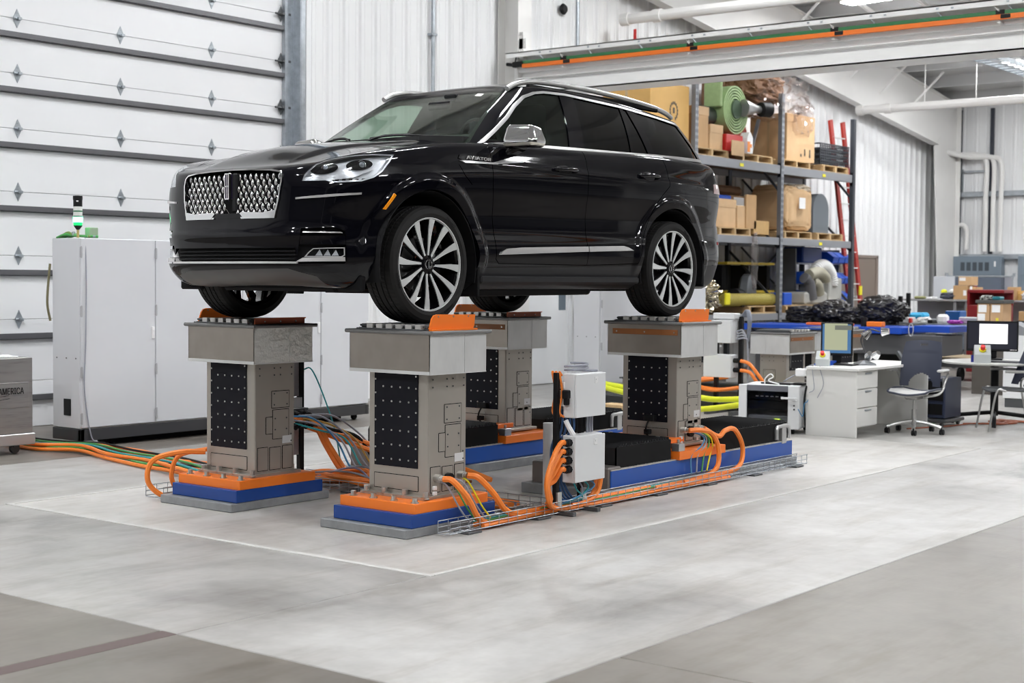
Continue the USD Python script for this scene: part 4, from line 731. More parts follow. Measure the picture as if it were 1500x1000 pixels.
cable([(-.12, -1.21, zc_), (-.10, -1.27, zc_-.01), (-.02, -1.33, .22), (.08, -1.34, .08), (.22, -1.33, .035), (.5, -1.32, .035), (1.4, -1.32, .035), (2.6, -1.33, .035), (3.2, -1.32, .04)], .021, ORANGEC, 'orange cable from the left socket of the nearest pedestal into the wire tray')
cable([(.12, -1.21, zc_), (.16, -1.27, zc_-.015), (.25, -1.33, .22), (.36, -1.345, .10), (.55, -1.34, .06), (1.2, -1.30, .055), (2.2, -1.29, .05)], .021, ORANGEC, 'orange cable from the right socket of the nearest pedestal into the wire tray')
cable([(2.905, -1.21, .43), (3.0, -1.26, .43), (3.12, -1.29, .40), (3.2, -1.31, .28), (3.15, -1.33, .12), (2.9, -1.33, .06), (2.2, -1.34, .05)], .021, ORANGEC, 'orange cable hanging from the rear pedestal in a single drop')
cable([(3.145, -1.21, .43), (3.27, -1.27, .36), (3.36, -1.28, .40), (3.50, -1.29, .40), (3.62, -1.30, .25), (3.52, -1.33, .10), (3.2, -1.34, .06), (2.6, -1.35, .055)], .021, ORANGEC, 'orange cable from the rear pedestal bent up into an S')
for i, (dy, dz, m, l) in enumerate(((.035, .03, ORANGEC, 'orange cable lying in the near wire tray beside the others'), (-.035, .028, ORANGEC, 'orange cable along the outer side of the near wire tray'), (.05, .05, TEAL, 'thin teal cable in the near wire tray'), (-.02, .055, GREENC, 'thin green cable in the near wire tray'))):
    cable([(.1, TY+dy, dz), (.8, TY+dy*.6, dz+.01), (1.6, TY+dy*1.1, dz), (2.4, TY+dy*.8, dz+.008), (3.3, TY+dy, dz)], .017 if i < 2 else .006, m, l)
for i, (a, m) in enumerate(((-.12, GREYC), (-.05, GREENC), (.05, GREYC), (.1, YELLOW))):
    cable([(-.13+i*.08, -1.16, .33), (a+.02, -1.22, .30), (a+.08, -1.28, .15), (a+.15, -1.30, .06)], .006, m, ['thin grey wire drooping from the nearest pedestal', 'thin green wire drooping from the nearest pedestal', 'thin grey wire right of the green wire at the nearest pedestal', 'thin yellow wire at the nearest pedestal'][i])
for i, m in enumerate((PALEBLUE, GREYC, GREENC, YELLOW)):
    cable([(2.95+i*.05, -1.15, .43), (3.08+i*.03, -1.24, .37), (3.0+i*.06, -1.27, .30), (2.85+i*.1, -1.27, .24), (2.8+i*.08, -1.30, .10)], .007, m, ['thin blue wire looping below the rear pedestal', 'thin grey wire looping below the rear pedestal', 'thin green wire looping below the rear pedestal', 'thin yellow wire looping below the rear pedestal'][i])
# cables around the far front pedestal
cable([(-.22, 1.0, .60*.6), (-.36, 1.12, .36), (-.50, 1.25, .30), (-.52, 1.28, .15), (-.42, 1.25, .04), (-.30, 1.2, .03)], .02, ORANGEC, 'orange cable looping out left of the far front pedestal')
cable([(-.10, 1.12, .36), (-.28, 1.22, .32), (-.33, 1.25, .18), (-.28, 1.25, .05)], .018, ORANGEC, 'short orange loop behind the far front pedestal')
# bundle across the floor to the cart
ORD = ['first', 'second', 'third', 'fourth', 'fifth', 'sixth', 'seventh', 'eighth', 'ninth', 'tenth', 'eleventh', 'twelfth']
cols = [ORANGEC, ORANGEC, GREENC, GREENC, TEAL, BLACK, ORANGEC, GREENC, GREYC, ORANGEC, BLACK, ORANGEC]
nm = ['orange', 'orange', 'green', 'green', 'teal', 'black', 'orange', 'green', 'grey', 'orange', 'black', 'orange']
for i in range(12):
    o = (i-5.5)*.045; h = .02+.018*((i*5) % 3); w = .06*math.sin(i*2.1)
    cable([(1.02+o*.5, 5.3, h), (.98+o*.8, 4.6+w, h), (1.08+o*.6+w*.4, 4.15, h+.01), (.98+o*.8-w*.5, 3.5, h), (.84+o*.8+w, 2.85, h), (.72+o*.8-w, 2.2, h+.01), (.50+o*.5, 1.7+w, h), (.3+o*.3, 1.3, h)], .017 if nm[i] == 'orange' else .010, cols[i], ORD[nm[:i].count(nm[i])]+' '+nm[i]+' cable from the left in the floor bundle by the steel cart')
# tangle between the front pedestals
ORD = ['first', 'second', 'third', 'fourth', 'fifth', 'sixth', 'seventh', 'eighth', 'ninth', 'tenth', 'eleventh', 'twelfth']
for i in range(10):
    w = .06*math.sin(i*1.7); o = (i-4.5)*.022; k = ('orange', 'orange', 'grey', 'violet', 'orange')[i % 5]
    cable([(.84+o, 1.2, .05), (.88+o+w, .95, .07+.02*(i % 3)), (.92+o*1.4-w, .6, .09+.025*(i % 4)), (.89+o+w, .2, .06+.02*(i % 3)), (.87+o, -.3, .05), (.84+o, -1.0, .045)], .019 if k == 'orange' else .008, {'orange': ORANGEC, 'grey': GREYC, 'violet': mat('violet_cable', (.28, .26, .42), .5)}[k], ORD[i]+' cable from the left heaped in the cross tray between the front pedestals, '+k, grp_=None)
for i in range(3): cable([(1.16+(.20+.02*i)*math.cos(t), .60+(.26-.02*i)*math.sin(t), .045+.03*i+.012*math.sin(3*t+i)) for t in np.linspace(0, 5.6, 18)], .02, ORANGEC, ['lowest', 'middle', 'top'][i]+' orange cable loop coiled beside the cross tray', k=3)
cable([(.75, 1.0, .03), (1.1, .75, .02), (1.5, .3, .02), (1.75, .1, .02)], .012, mat('rust_hose', (.30, .11, .03), .5), 'rust brown hose lying on the floor right of the far front pedestal'); cable([(.72, 1.05, .03), (1.05, .85, .015), (1.4, .45, .015), (1.7, .2, .02)], .010, BLACK, 'thin black hose lying on the floor right of the far front pedestal')
# ---- stand with two grey control boxes
cs = grp('control_box_stand', 'stand with two white control boxes between the near pedestals', 'control box', (0, 0, 0))
BOXW = mat('control_box_white', (.70, .71, .72), .4)
for x in (.945, 1.24):
    part(cs, 'post', bx(x-.018, -1.343, .03, x+.018, -1.307, .99 if x < 1.2 else .92, .003), BLACK); part(cs, 'foot', bx(x-.02, -1.49, 0, x+.02, -1.19, .03, .003), DARKSTEEL); part(cs, 'foot_bracket', J(bx(x-.025, -1.362, .03, x+.025, -1.343, .16, .002), bx(x-.025, -1.42, .03, x+.025, -1.343, .036)), BOLT)
def ebox(par, x0, z0, x1, z1, y0, y1, lab):
    x0, x1, y0, y1 = x0-.015, x1-.012, y0-.012, y1-.083
    b = part(par, 'box_body', bx(x0, y0+.02, z0, x1, y1, z1, .006), BOXW, label=lab); part(par, 'box_door', bx(x0-.003, y0, z0+.004, x1+.003, y0+.017, z1-.004, .004), BOXW)
    part(par, 'box_latch', J(bx(x1-.14, y0-.004, z1-.075, x1-.10, y0, z1-.03, .002), cy((x1-.12, y0-.008, z1-.045), (x1-.12, y0, z1-.045), .008, n=8)), mat('latch_white', (.8, .8, .8), .3)); return b
ebox(cs, 1.005, .222, 1.358, .552, -1.45, -1.262, 'lower white control box with four cable glands'); ebox(cs, 1.008, .675, 1.360, .985, -1.45, -1.262, 'upper white control box')
for k in range(4):
    z = .505-k*.062; part(cs, 'gland', J(cy((1.0, -1.41, z), (.945, -1.41, z), .027, n=8), cy((.945, -1.41, z), (.925, -1.41, z), .022)), BLACK, 30)
    cable([(.94, -1.41, z), (.89, -1.41, z+.005), (.79+.03*k, -1.425+.02*k, z-.07), (.70+.045*k, -1.43+.03*k, .27-.02*k), (.74+.04*k, -1.42+.025*k, .12), (.88-.01*k, -1.36+.01*k, .055+.008*k), (1.1, -1.335+.01*k, .04)], .0185, ORANGEC, ['topmost', 'second', 'third', 'lowest'][k]+' of four orange cables looping out of the lower control box')
for k in range(2): cable([(1.36, -1.34+.05*k, .48-.05*k), (1.42+.02*k, -1.34+.05*k, .44), (1.46, -1.35+.04*k, .30), (1.42, -1.36+.03*k, .13), (1.28, -1.36+.02*k, .06), (1.1, -1.35+.03*k, .05)], .0185, ORANGEC, ['outer', 'inner'][k]+' orange loop right of the lower control box')
part(cs, 'terminal_block', J(*[cb(1.0, -1.30-.045*k, .90-.06*j, .03, .034, .05, .004) for k in range(2) for j in range(3)]), LABEL, kind='stuff'); part(cs, 'plug', J(cb(.985, -1.385, .84, .06, .05, .06, .006), cb(.985, -1.385, .79, .045, .035, .05, .006)), BLACK); part(cs, 'gland_plate', bx(1.0, -1.44, .74, 1.006, -1.36, .94, .001), mat('pale_plate', (.6, .62, .65), .4))
part(cs, 'duct_strip', bx(1.035, -1.29, .35, 1.045, -1.25, .98), BLACK); part(cs, 'tag_tube', tb([(.98, -1.38, .66), (.99, -1.395, .62), (1.02, -1.42, .555)], .018, 8), LABEL, 30, 'white tube hanging between the boxes')
for k in range(3): cable([(.985, -1.28-.03*k, .97), (.955, -1.28-.03*k, .99), (.975, -1.29-.03*k, .86), (.96, -1.28-.03*k, .72), (.985, -1.30-.03*k, .68)], .008, ORANGEC, ['left', 'middle', 'right'][k]+' thin orange cable on the side of the upper control box')
for k in range(5): cable([(1.0+.012*k, -1.31-.02*k, .73), (.97+.02*k, -1.32-.02*k, .60), (.95+.03*k, -1.28-.015*k, .45), (.94+.03*k, -1.30, .25), (.97+.04*k, -1.33, .10), (1.2+.03*k, -1.36+.02*k, .06)], .009, mat('navy_cable', (.035, .09, .22), .45), ORD[k]+' dark blue cable from the left hanging behind the two control boxes')
for k in range(3): cable([(1.27+.03*k, -1.36, .675), (1.265+.03*k, -1.36, .61), (1.27+.03*k, -1.36, .552)], .009, GREYC, ['left', 'middle', 'right'][k]+' short grey cable joining the two control boxes')
for k in range(4): cable([(1.10+.06*k, -1.36, .222), (1.12+.07*k, -1.38, .16), (1.20-.05*k, -1.37, .09), (1.0-.06*k, -1.33, .06)], .006, (TEAL, GREYC, TEAL, PALEBLUE)[k], ['leftmost', 'second', 'third', 'rightmost'][k]+' thin wire drooping under the lower control box')
cable([(1.33, -1.40, .993)]+[(1.13+.11*math.cos(t), -1.36+.06*math.sin(t), .995+.004*t) for t in np.linspace(0, 14, 26)], .008, GREYC, 'grey cable coiled on top of the upper control box', k=3)
solo('cable_duct_pipe', cy((1.585, -.80, .0), (1.585, -.80, .56), .055, n=16), mat('pale_pipe', (.7, .72, .73), .35), 'short pale vertical pipe standing behind the control boxes', 'pipe', 40)
# ---- stand behind the far front pedestal
s2 = grp('valve_stand', 'black post stand with grey panels and black connectors behind the far front pedestal', 'stand', (0, 0, 0))
part(s2, 'post', bx(.93, 1.205, 0, .975, 1.25, 1.08, .003), BLACK); part(s2, 'panel', bx(.60, 1.22, .69, .93, 1.235, 1.06, .002), mat('grey_panel', (.34, .34, .36), .5)); part(s2, 'panel', bx(.60, 1.22, .22, .93, 1.235, .48, .002), mat('grey_panel', (.34, .34, .36), .5)); part(s2, 'white_panel', bx(.60, 1.2, .60, .95, 1.24, .68, .003), BOXW)
part(s2, 'connector_strip', bx(.62, 1.15, .53, .97, 1.20, .60, .004), DARKSTEEL); 
for k in range(6): part(s2, 'plug', J(cy((.65+.055*k, 1.16, .57), (.65+.055*k, 1.10, .56-.01*(k % 2)), .021, n=10), cy((.65+.055*k, 1.13, .48), (.65+.055*k, 1.07, .46), .024, n=10)), BLACK, 30)
for k in range(7):
    c_, n_ = [(PALEBLUE, 'blue'), (GREYC, 'grey'), (TEAL, 'teal'), (GREYC, 'grey'), (mat('amber_hose', (.5, .28, .05), .4), 'amber'), (BLACK, 'black'), (GREYC, 'grey')][k]
    cable([(.66+.05*k, 1.10, .55-.03*(k % 3)), (.85+.04*k, .98, .53-.05*(k % 3)), (.98+.05*k, .85, .36), (1.02+.06*k, .72, .14), (1.1+.06*k, .55, .05), (1.2+.05*k, .3, .05)], .008 if k != 5 else .014, c_, (['', 'left ', '', 'middle ', '', '', 'right '][k])+n_+' cable hanging from the valve stand behind the far front pedestal')
cable([(.99, 1.23, .90), (1.03, 1.18, .90), (1.08, 1.1, .7), (1.12, 1.0, .4), (1.1, .9, .06)], .006, TEAL, 'thin teal hose arching off the top of the valve stand')
for k in range(4): cable([(.93, 1.28, .47), (.99, 1.14-.05*k, .43), (1.15+.03*k, .92, .33+.03*k), (1.42+.05*k, .55, .18+.04*k), (1.70, .2, .08+.05*k), (1.75, -.1, .05)] if k < 2 else [(.93, 1.27, .52), (.97, 1.18-.04*k, .48), (1.0+.015*k, 1.08-.03*k, .30), (1.04+.015*k, .98-.04*k, .12), (.98, .7, .10), (.92, .4, .09)], .02, ORANGEC, ['highest', 'second highest', 'third highest', 'lowest'][k]+' thick orange cable sloping from the valve stand down to the cross tray')
# ================================================================ left side: cart, cabinets, stack light
ct_ = grp('steel_cart', 'brushed steel box cart on casters at the left edge', 'cart', (0, 0, 0))
CARTS = mat('cart_steel', (.42, .41, .40), .38, .85, var=.12, vs=10, stretch=(.3, .3, 3), rvar=.06)
part(ct_, 'cart_body', bx(-.62, 4.47, .19, .685, 5.1, .885, .006), CARTS); part(ct_, 'cart_base', bx(-.62, 4.45, .085, .70, 5.12, .19, .008), mat('cart_base_light', (.6, .6, .6), .35, .8)); part(ct_, 'front_plate', bx(-.3, 4.464, .43, .64, 4.47, .66, .002), CARTS)
part(ct_, 'lid_liner', J(bx(-.6, 4.49, .885, .55, 5.05, .90, .004), tb([(-.5, 4.52, .90), (.1, 4.5, .91), (.5, 4.55, .90)], .012)), SHEET)
for x in (-.5, .56): part(ct_, 'caster', J(cy((x, 4.56, .045), (x, 4.60, .045), .045, n=16), bx(x-.03, 4.54, .06, x+.03, 4.62, .09)), DARKSTEEL, 30)
tv, tf = text('AMERICA', .058, .003, False); tv[:, 0] *= .262/tv[:, 0].max(); part(ct_, 'lettering', (np.stack([.585-tv[:, 0].max()+tv[:, 0], 4.463-tv[:, 2], .555+tv[:, 1]], 1), tf), BLACK, label='dark engraved word on the front plate')
part(ct_, 'underline_mark', J(bar((.30, 4.4625, .535), (.43, 4.4625, .545), .003, .006, (0, 1, 0)), bar((.33, 4.4625, .505), (.44, 4.4625, .518), .003, .006, (0, 1, 0))), BLACK)
CABW = mat('cabinet_grey_white', (.66, .67, .70), .4, var=.04, vs=1.5)
def cabinet(x0, x1, y0, y1, doors, lab, plug=False):
    c = grp('control_cabinet', lab, 'cabinet', (0, 0, 0))
    part(c, 'cabinet_body', bx(x0, y0+.02, .18, x1, y1, 1.995, .006), CABW); part(c, 'plinth', J(bx(x0-.005, y0+.005, .065, x1+.005, y0+.045, .175, .003), bx(x0-.005, y0+.005, .065, x0+.04, y1, .175, .003), bx(x1-.04, y0, .065, x1, y1, .175)), mat('plinth_black', (.05, .05, .055), .4, .3))
    part(c, 'underbody', J(bx(x0+.5, y0+.15, 0, x1-.3, y1-.02, .10), *[cy((x, y0+.12, .033), (x, y0+.16, .033), .033, n=12) for x in (x0+.45, x1-.1)]), BLACKM)
    for a, b in zip(doors, doors[1:]):
        d = part(c, 'cabinet_door', bx(a+.004, y0, .19, b-.004, y0+.019, 1.99, .004), CABW)
        for z in (.28, .72, 1.3, 1.86): part(d, 'door_hinge', J(bx(a-.012, y0-.014, z-.05, a+.014, y0, z+.05, .004), cy((a, y0-.012, z-.055), (a, y0-.012, z+.055), .008, n=8)), mat('hinge_grey', (.42, .42, .44), .4), 30)
        part(d, 'door_lock', J(bx(b-.055, y0-.016, 1.02, b-.02, y0, 1.14, .005), cy((b-.037, y0-.02, 1.06), (b-.037, y0-.016, 1.06), .009, n=8), cy((b-.037, y0-.02, 1.10), (b-.037, y0-.016, 1.10), .009, n=8)), LABEL)
    part(c, 'side_screw', J(*[cy((x0-.004, y0+.08+.15*k, .85), (x0, y0+.08+.15*k, .85), .008, n=6) for k in range(3)]), DARKSTEEL, kind='stuff')
    if plug: part(c, 'side_socket', bx(x0-.008, y0+.16, .30, x0+.001, y0+.27, .46, .003), BLACK)
    return c
cabinet(1.2, 5.14, 4.45, 4.90, [1.2, 2.08, 3.22, 4.37, 5.14], 'long white control cabinet with four doors behind the car front', True)
c2 = cabinet(9.40, 12.2, 4.15, 4.60, [9.42, 10.8, 12.19], 'white control cabinet with two doors seen under the middle of the car')
sl = grp('stack_light', 'black and clear signal tower with its green section lit', 'lamp', (1.28, 4.60, 1.995))
part(sl, 'pole', cy((0, 0, 0), (0, 0, .09), .012), mat('amber_pole', (.5, .4, .15), .4), 30); part(sl, 'foot_cone', lathe([(0, .08), (.014, .08), (.04, .115), (.04, .12), (0, .12)], 20), BLACK, 30)
part(sl, 'green_lens', lathe([(0, .12), (.041, .12), (.044, .15), (0, .15)], 20), mat('green_lens', (.02, .5, .12), .2, emit=.25, ecol=(.02, 1, .25)), 30); part(sl, 'lit_section', cy((0, 0, .15), (0, 0, .20), .044, n=20), mat('green_lamp', (.2, 1, .5), .3, emit=9, ecol=(.05, 1, .28)), 40)
for z in (.205, .255): part(sl, 'clear_section', cy((0, 0, z+.006), (0, 0, z+.044), .042, n=20), mat('clear_section', (.75, .76, .74), .3), 40)
part(sl, 'ring', J(cy((0, 0, .20), (0, 0, .211), .044, n=20), cy((0, 0, .25), (0, 0, .261), .044, n=20)), mat('green_ring', (.01, .16, .06), .4), 30); part(sl, 'cap', lathe([(0, .30), (.042, .30), (.042, .36), (.045, .365), (.045, .40), (0, .405)], 20), BLACK, 30); part(sl, 'cap_mark', cb(-.03, -.034, .35, .02, .006, .012), LABEL)
for k in range(5): cable([(1.22+.03*k, 4.85, 2.0), (1.24+.02*k, 4.75-.02*k, 2.03+.02*(k % 2)), (1.28, 4.66, 2.02), (1.36+.03*k, 4.56, 2.015)], .012, (GREENC, mat('olive_cable', (.2, .25, .08), .5), GREENC, GREYC, GREENC)[k], ORD[k]+' of the green and olive cables lying on top of the long cabinet')
solo('junction_box', J(bx(1.40, 4.58, 1.995, 1.50, 4.66, 2.10, .006)), mat('olive_box', (.28, .36, .25), .5), 'small olive box beside the signal tower on the cabinet', 'box')
cable([(1.26, 4.46, 2.0), (1.255, 4.44, 1.6), (1.245, 4.44, 1.0), (1.23, 4.44, .55), (1.30, 4.44, .12), (1.36, 4.42, .05)], .006, GREYC, 'thin grey cable down the front corner of the long cabinet')
cable([(1.19, 4.92, 1.75), (1.17, 4.93, 1.5), (1.165, 4.93, 1.35), (1.19, 4.92, 1.2)], .012, mat('olive_strap', (.2, .18, .1), .5), 'dark loop hanging behind the left edge of the long cabinet')
# white door and shelf behind the rear pedestals
dr = sgrp('door_2', 'white door with a narrow window behind the rear pedestals'); part(dr, 'door_leaf', bx(10.72, YW-.10, .01, 11.75, YW-.05, 2.15, .005), WHITE); part(dr, 'door_frame', J(bx(10.64, YW-.12, 0, 10.72, YW, 2.22), bx(11.75, YW-.12, 0, 11.83, YW, 2.22), bx(10.64, YW-.12, 2.15, 11.83, YW, 2.22)), WHITE); part(dr, 'door_window', bx(11.5, YW-.105, 1.15, 11.68, YW-.10, 1.75), mat('dark_glass', (.12, .15, .18), .1)); 
part(dr, 'door_handle', bx(10.80, YW-.14, 1.0, 10.84, YW-.10, 1.12, .01), GALV)
cable([(11.6, 6.3, 1.55), (11.85, 6.25, 1.45), (12.0, 6.25, 1.0), (12.0, 6.25, .5), (11.9, 6.2, .06), (11.3, 6.0, .05)], .03, BLACK, 'thick black hose arching down in front of the white door')
sh_ = grp('storage_shelf', 'white shelf unit half hidden behind the white cabinet with two doors', 'shelf', (12.6, 5.85, 0))
for z in (.35, .68, 1.10, 1.5): part(sh_, 'shelf_board', bx(-.45, -.25, z-.02, .45, .25, z), WHITE)
for x in (-.45, .43): part(sh_, 'shelf_upright', bx(x, -.25, 0, x+.02, .25, 1.6), WHITE)
solo('cardboard_box', bx(12.25, 5.65, 1.50, 12.7, 6.0, 1.78, .006), CARD, 'small brown carton on top of the white shelf unit', 'box'); solo('storage_bin', bx(12.3, 5.62, .68, 12.6, 6.0, .98, .02), mat('grey_bin', (.12, .14, .15), .5), 'dark grey bin on the white shelf unit', 'bin'); solo('storage_bin', bx(12.22, 5.62, 1.10, 12.5, 6.0, 1.40, .02), mat('pale_bin', (.55, .57, .58), .5), 'pale grey bin on the white shelf unit', 'bin')
# ================================================================ pallet rack along the back wall
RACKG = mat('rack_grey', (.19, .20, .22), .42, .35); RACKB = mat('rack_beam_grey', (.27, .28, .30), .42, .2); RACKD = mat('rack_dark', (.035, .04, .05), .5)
rk_ = grp('pallet_rack', 'tall grey pallet rack of two bays along the back wall', 'rack', (0, 0, 0))
for x, h in ((13.55, 4.95), (16.5, 4.95), (19.42, 4.75)):
    for y in (5.2, 6.25):
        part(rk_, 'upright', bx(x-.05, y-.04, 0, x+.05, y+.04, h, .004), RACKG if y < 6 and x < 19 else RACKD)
        if y < 6 and x < 19: part(rk_, 'punched_holes', J(*[cb(x+dx, y-.041, .3+.1*k, .028, .004, .045) for k in range(int((h-.4)/.1)) for dx in (-.026, .026)]), mat('rack_hole', (.36, .38, .41), .5), kind='stuff')
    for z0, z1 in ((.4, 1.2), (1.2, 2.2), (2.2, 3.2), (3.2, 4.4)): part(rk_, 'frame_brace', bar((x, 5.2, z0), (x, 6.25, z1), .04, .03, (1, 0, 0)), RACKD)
for x0, x1 in ((13.6, 16.45), (16.55, 19.37)):
    for z, h in ((3.68, .15), (2.40, .13), (1.06, .12)):
        for y in (5.18, 6.23): part(rk_, 'beam', J(bx(x0, y, z-h, x1, y+.05, z, .004), bx(x0-.02, y-.01, z-h-.06, x0, y+.05, z+.04), bx(x1, y-.01, z-h-.06, x1+.02, y+.05, z+.04)), RACKB)
        part(rk_, 'deck', bx(x0, 5.23, z-.04, x1, 6.23, z-.01), mat('deck_brown', (.20, .13, .08), .7))
    for z0, z1 in ((2.45, 3.5), (1.15, 2.25)): part(rk_, 'back_brace', J(bar((x0+.1, 6.28, z0), (x1-.8, 6.28, z1), .035, .02), bar((x0+.5, 6.28, z1), (x1-.2, 6.28, z0), .035, .02)), RACKD)
for x, z in ((15.0, 3.60), (18.1, 3.60), (18.0, 2.33)): part(rk_, 'load_label', bx(x, 5.172, z-.03, x+.12, 5.18, z+.025), YELLOW)
# pallets
def mk_pallet(x, y, z, lab):
    p = grp('wooden_pallet', lab, 'pallet', (x, y, z))
    for k in range(6): part(p, 'top_board', bx(-.55, -.48+k*.165, .115, .55, -.36+k*.165, .133), PINE)
    for xx in (-.53, -.03, .47): part(p, 'stringer', bx(xx, -.5, .02, xx+.06, .5, .115), PINE)
    for y_ in (-.5, -.05, .38): part(p, 'bottom_board', bx(-.55, y_, 0, .55, y_+.11, .02), PINE)
    return p
pl = mk_pallet(14.15, 5.72, 3.68, 'pallet on the top rack level under the opened cartons')
for x, z, l in ((15.7, 3.68, 'pallet on the top rack level right of the red box'), (17.15, 3.68, 'pallet on the top rack level under the tall carton'), (18.75, 3.68, 'pallet on the top rack level under the black crates'), (14.95, 2.40, 'pallet on the middle rack level under the small cartons'), (17.25, 2.40, 'pallet on the middle rack level under the crumpled carton'), (18.55, 2.40, 'pallet on the middle rack level under the grey round-topped box'), (16.0, 1.06, 'pallet on the low rack level under the yellow duct'), (17.35, 1.06, 'pallet on the low rack level behind the blue crate'), (18.65, 1.06, 'pallet on the low rack level under the grey blower unit')): copy(pl, (x, 5.72, z), 0, l)
def carton(x0, x1, z0, z1, lab, m=CARD, y0=5.32, d=.5, op=False, lb=None, mark=None):
    c = grp('cardboard_box', lab, 'box', (0, 0, 0)); part(c, 'box_body', bx(x0, y0, z0, x1, y0+d, z1, .008), m)
    if op: part(c, 'box_flap', J(bar((x0+.01, y0+d/2, z1), (x0-.16, y0+d/2, z1+.14), d*.9, .008, (0, 1, 0)) if 0 else bx(x0, y0-.006, z1-.01, x1, y0, z1+.13), bx(x0, y0+d-.01, z1, x1, y0+d, z1+.2), bx(x0-.005, y0, z1, x0+.003, y0+d, z1+.12)), CARD2)
    else: part(c, 'tape', bx(x0-.002, y0+d/2-.025, z0+.1, x1+.002, y0+d/2+.025, z1+.002), mat('tape', (.5, .36, .2), .35))
    if lb: part(c, 'paper_label', bx(lb[0], y0-.004, lb[1], lb[2], y0-.0005, lb[3]), LABEL)
    return c
def on(x): return x+.133
CARDY = mat('cardboard_yellow', (.66, .40, .13), .7, var=.08, vs=3)
b = carton(12.3, 13.45, 3.68, 4.75, 'large yellow-brown carton with a round wreath mark left of the rack post', CARDY, 5.25, .9); part(b, 'wreath_mark', J(*[cb(12.98+.11*math.cos(t), 5.246, 4.32+.13*math.sin(t), .03, .004, .045) for t in np.linspace(-1.1, 4.24, 14)], cb(12.98, 5.246, 4.33, .05, .004, .09)), mat('print_dark', (.08, .07, .06), .7))
lg = grp('rack_ledge', 'grey rack level left of the first rack post under the big carton', 'rack', (0, 0, 0)); part(lg, 'deck', bx(12.15, 5.22, 3.60, 13.49, 6.2, 3.68), RACKB)
for y in (5.17, 6.22): part(lg, 'beam', bx(12.2, y, 3.53, 13.49, y+.05, 3.68), RACKB); part(lg, 'upright', bx(12.1, y, 0, 12.2, y+.08, 4.0, .004), RACKD)
carton(13.62, 14.05, 4.15, 4.85, 'tall narrow carton at the top behind the opened cartons', CARD, 5.75, .3)
carton(13.62, 14.15, on(3.68), 4.36, 'opened carton with raised flaps nearest the rack post', CARD, 5.3, .5, True); carton(14.2, 14.62, on(3.68), 4.10, 'small opened carton right of the taller opened one', CARD2, 5.3, .4, True)
solo('tank', J(lathe([(0, 0), (.13, .01), (.17, .05), (.17, .40), (.13, .45), (0, .46)], 24, (14.25, 5.6, 4.40), (1, 0, 0))), mat('dark_green_tank', (.02, .03, .02), .4), 'dark round tank behind the green hose reel', 'tank', 40)
hr = grp('hose_reel', 'large flat reel of pale green hose on a silver cone', 'hose reel', (15.1, 5.5, 4.55))
HG = mat('green_hose', (.34, .48, .22), .5, var=.15, vs=14)
sp_ = [((.15+.0075*t)*math.cos(t), 0, (.15+.0075*t)*math.sin(t)) for t in np.linspace(0, 37.7, 260)]; q = np.array(sp_); wv = []
for s_ in (-.17, .17): wv.append(np.stack([q[:, 0], q[:, 1]+s_, q[:, 2]], 1))
vv = np.vstack([wv[0]*[1, 1, 1], wv[1], wv[0]*(1-.028/np.linalg.norm(q, axis=1))[:, None]**np.array([1, 0, 1]), wv[1]*(1-.028/np.linalg.norm(q, axis=1))[:, None]**np.array([1, 0, 1])]); n_ = len(q); fq_ = []
for i in range(n_-1): fq_ += [(i, i+1, n_+i+1, n_+i), (3*n_+i, 3*n_+i+1, 2*n_+i+1, 2*n_+i), (i, 2*n_+i, 2*n_+i+1, i+1), (n_+i+1, 3*n_+i+1, 3*n_+i, n_+i)]
part(hr, 'hose_coil', (vv, tri(fq_)), HG, 40); part(hr, 'hose_tail', bx(-.50, -.17, .0, -.435, .17, .55, .02), HG)
part(hr, 'drum', lathe([(0, -.20), (.16, -.20), (.17, -.1), (.17, .2), (0, .2)], 28, (0, 0, 0), (0, 1, 0)), mat('green_drum', (.06, .10, .06), .4), 40); part(hr, 'nozzle_cone', lathe([(0, -.18), (.14, -.2), (.13, -.26), (.06, -.42), (.06, -.50), (0, -.50)], 24, (0, 0, .02), (.75, .66, 0)) if 0 else lathe([(0, .05), (.15, .05), (.14, .12), (.07, .34), (.065, .44), (0, .44)], 24, (.1, -.22, .03), (.95, -.3, 0)), SATIN, 40); part(hr, 'coupling', lathe([(.05, 0), (.125, .02), (.13, .22), (.10, .24), (.09, .05)], 20, (.50, -.36, .03), (.95, -.3, .05)), BLACK, 40)
solo('red_box', bx(14.65, 5.25, on(3.68), 15.22, 5.6, 4.10, .01), RED, 'small red box on the top rack level below the green reel', 'box'); mk = grp('carton_bottle', 'white and orange drink carton on the top rack level', 'carton', (15.38, 5.28, 3.815)); part(mk, 'carton_body', bx(-.10, -.08, 0, .10, .08, .26, .005), LABEL); part(mk, 'gable_top', J(ext([(-.10, .26), (.10, .26), (0.02, .36), (-.02, .36)], -.08, .08, 'y')), LABEL); part(mk, 'printed_panel', J(bx(-.095, -.083, .02, -.0, -.08, .2), bx(.0, -.083, .1, .06, -.08, .16)), mat('print_orange', (.8, .25, .04), .5))
solo('cardboard_flap', bx(14.68, 5.155, 3.74, 15.10, 5.168, 3.99), CARD2, 'loose cardboard sheet hanging over the upper rack beam', 'cardboard')
solo('red_disc', lathe([(0, 0), (.33, 0), (.33, .12), (0, .12)], 28, (15.9, 5.85, 4.15), (0, -1, 0)), mat('dull_red', (.35, .05, .03), .5), 'dull red hose disc behind the green reel', 'hose', 40)
BRN = mat('dark_brown_card', (.23, .12, .06), .7, var=.25, vs=6)
for i, (x0, x1, z0, z1, l) in enumerate(((15.55, 16.3, 3.82, 4.25, 'dark brown crate low between the red disc and the rack post'), (15.4, 16.4, 4.55, 5.15, 'dark brown wrapped load high behind the green reel'))): solo('brown_crate', bx(x0, 5.75, z0, x1, 6.2, z1, .02), BRN, l, 'crate')
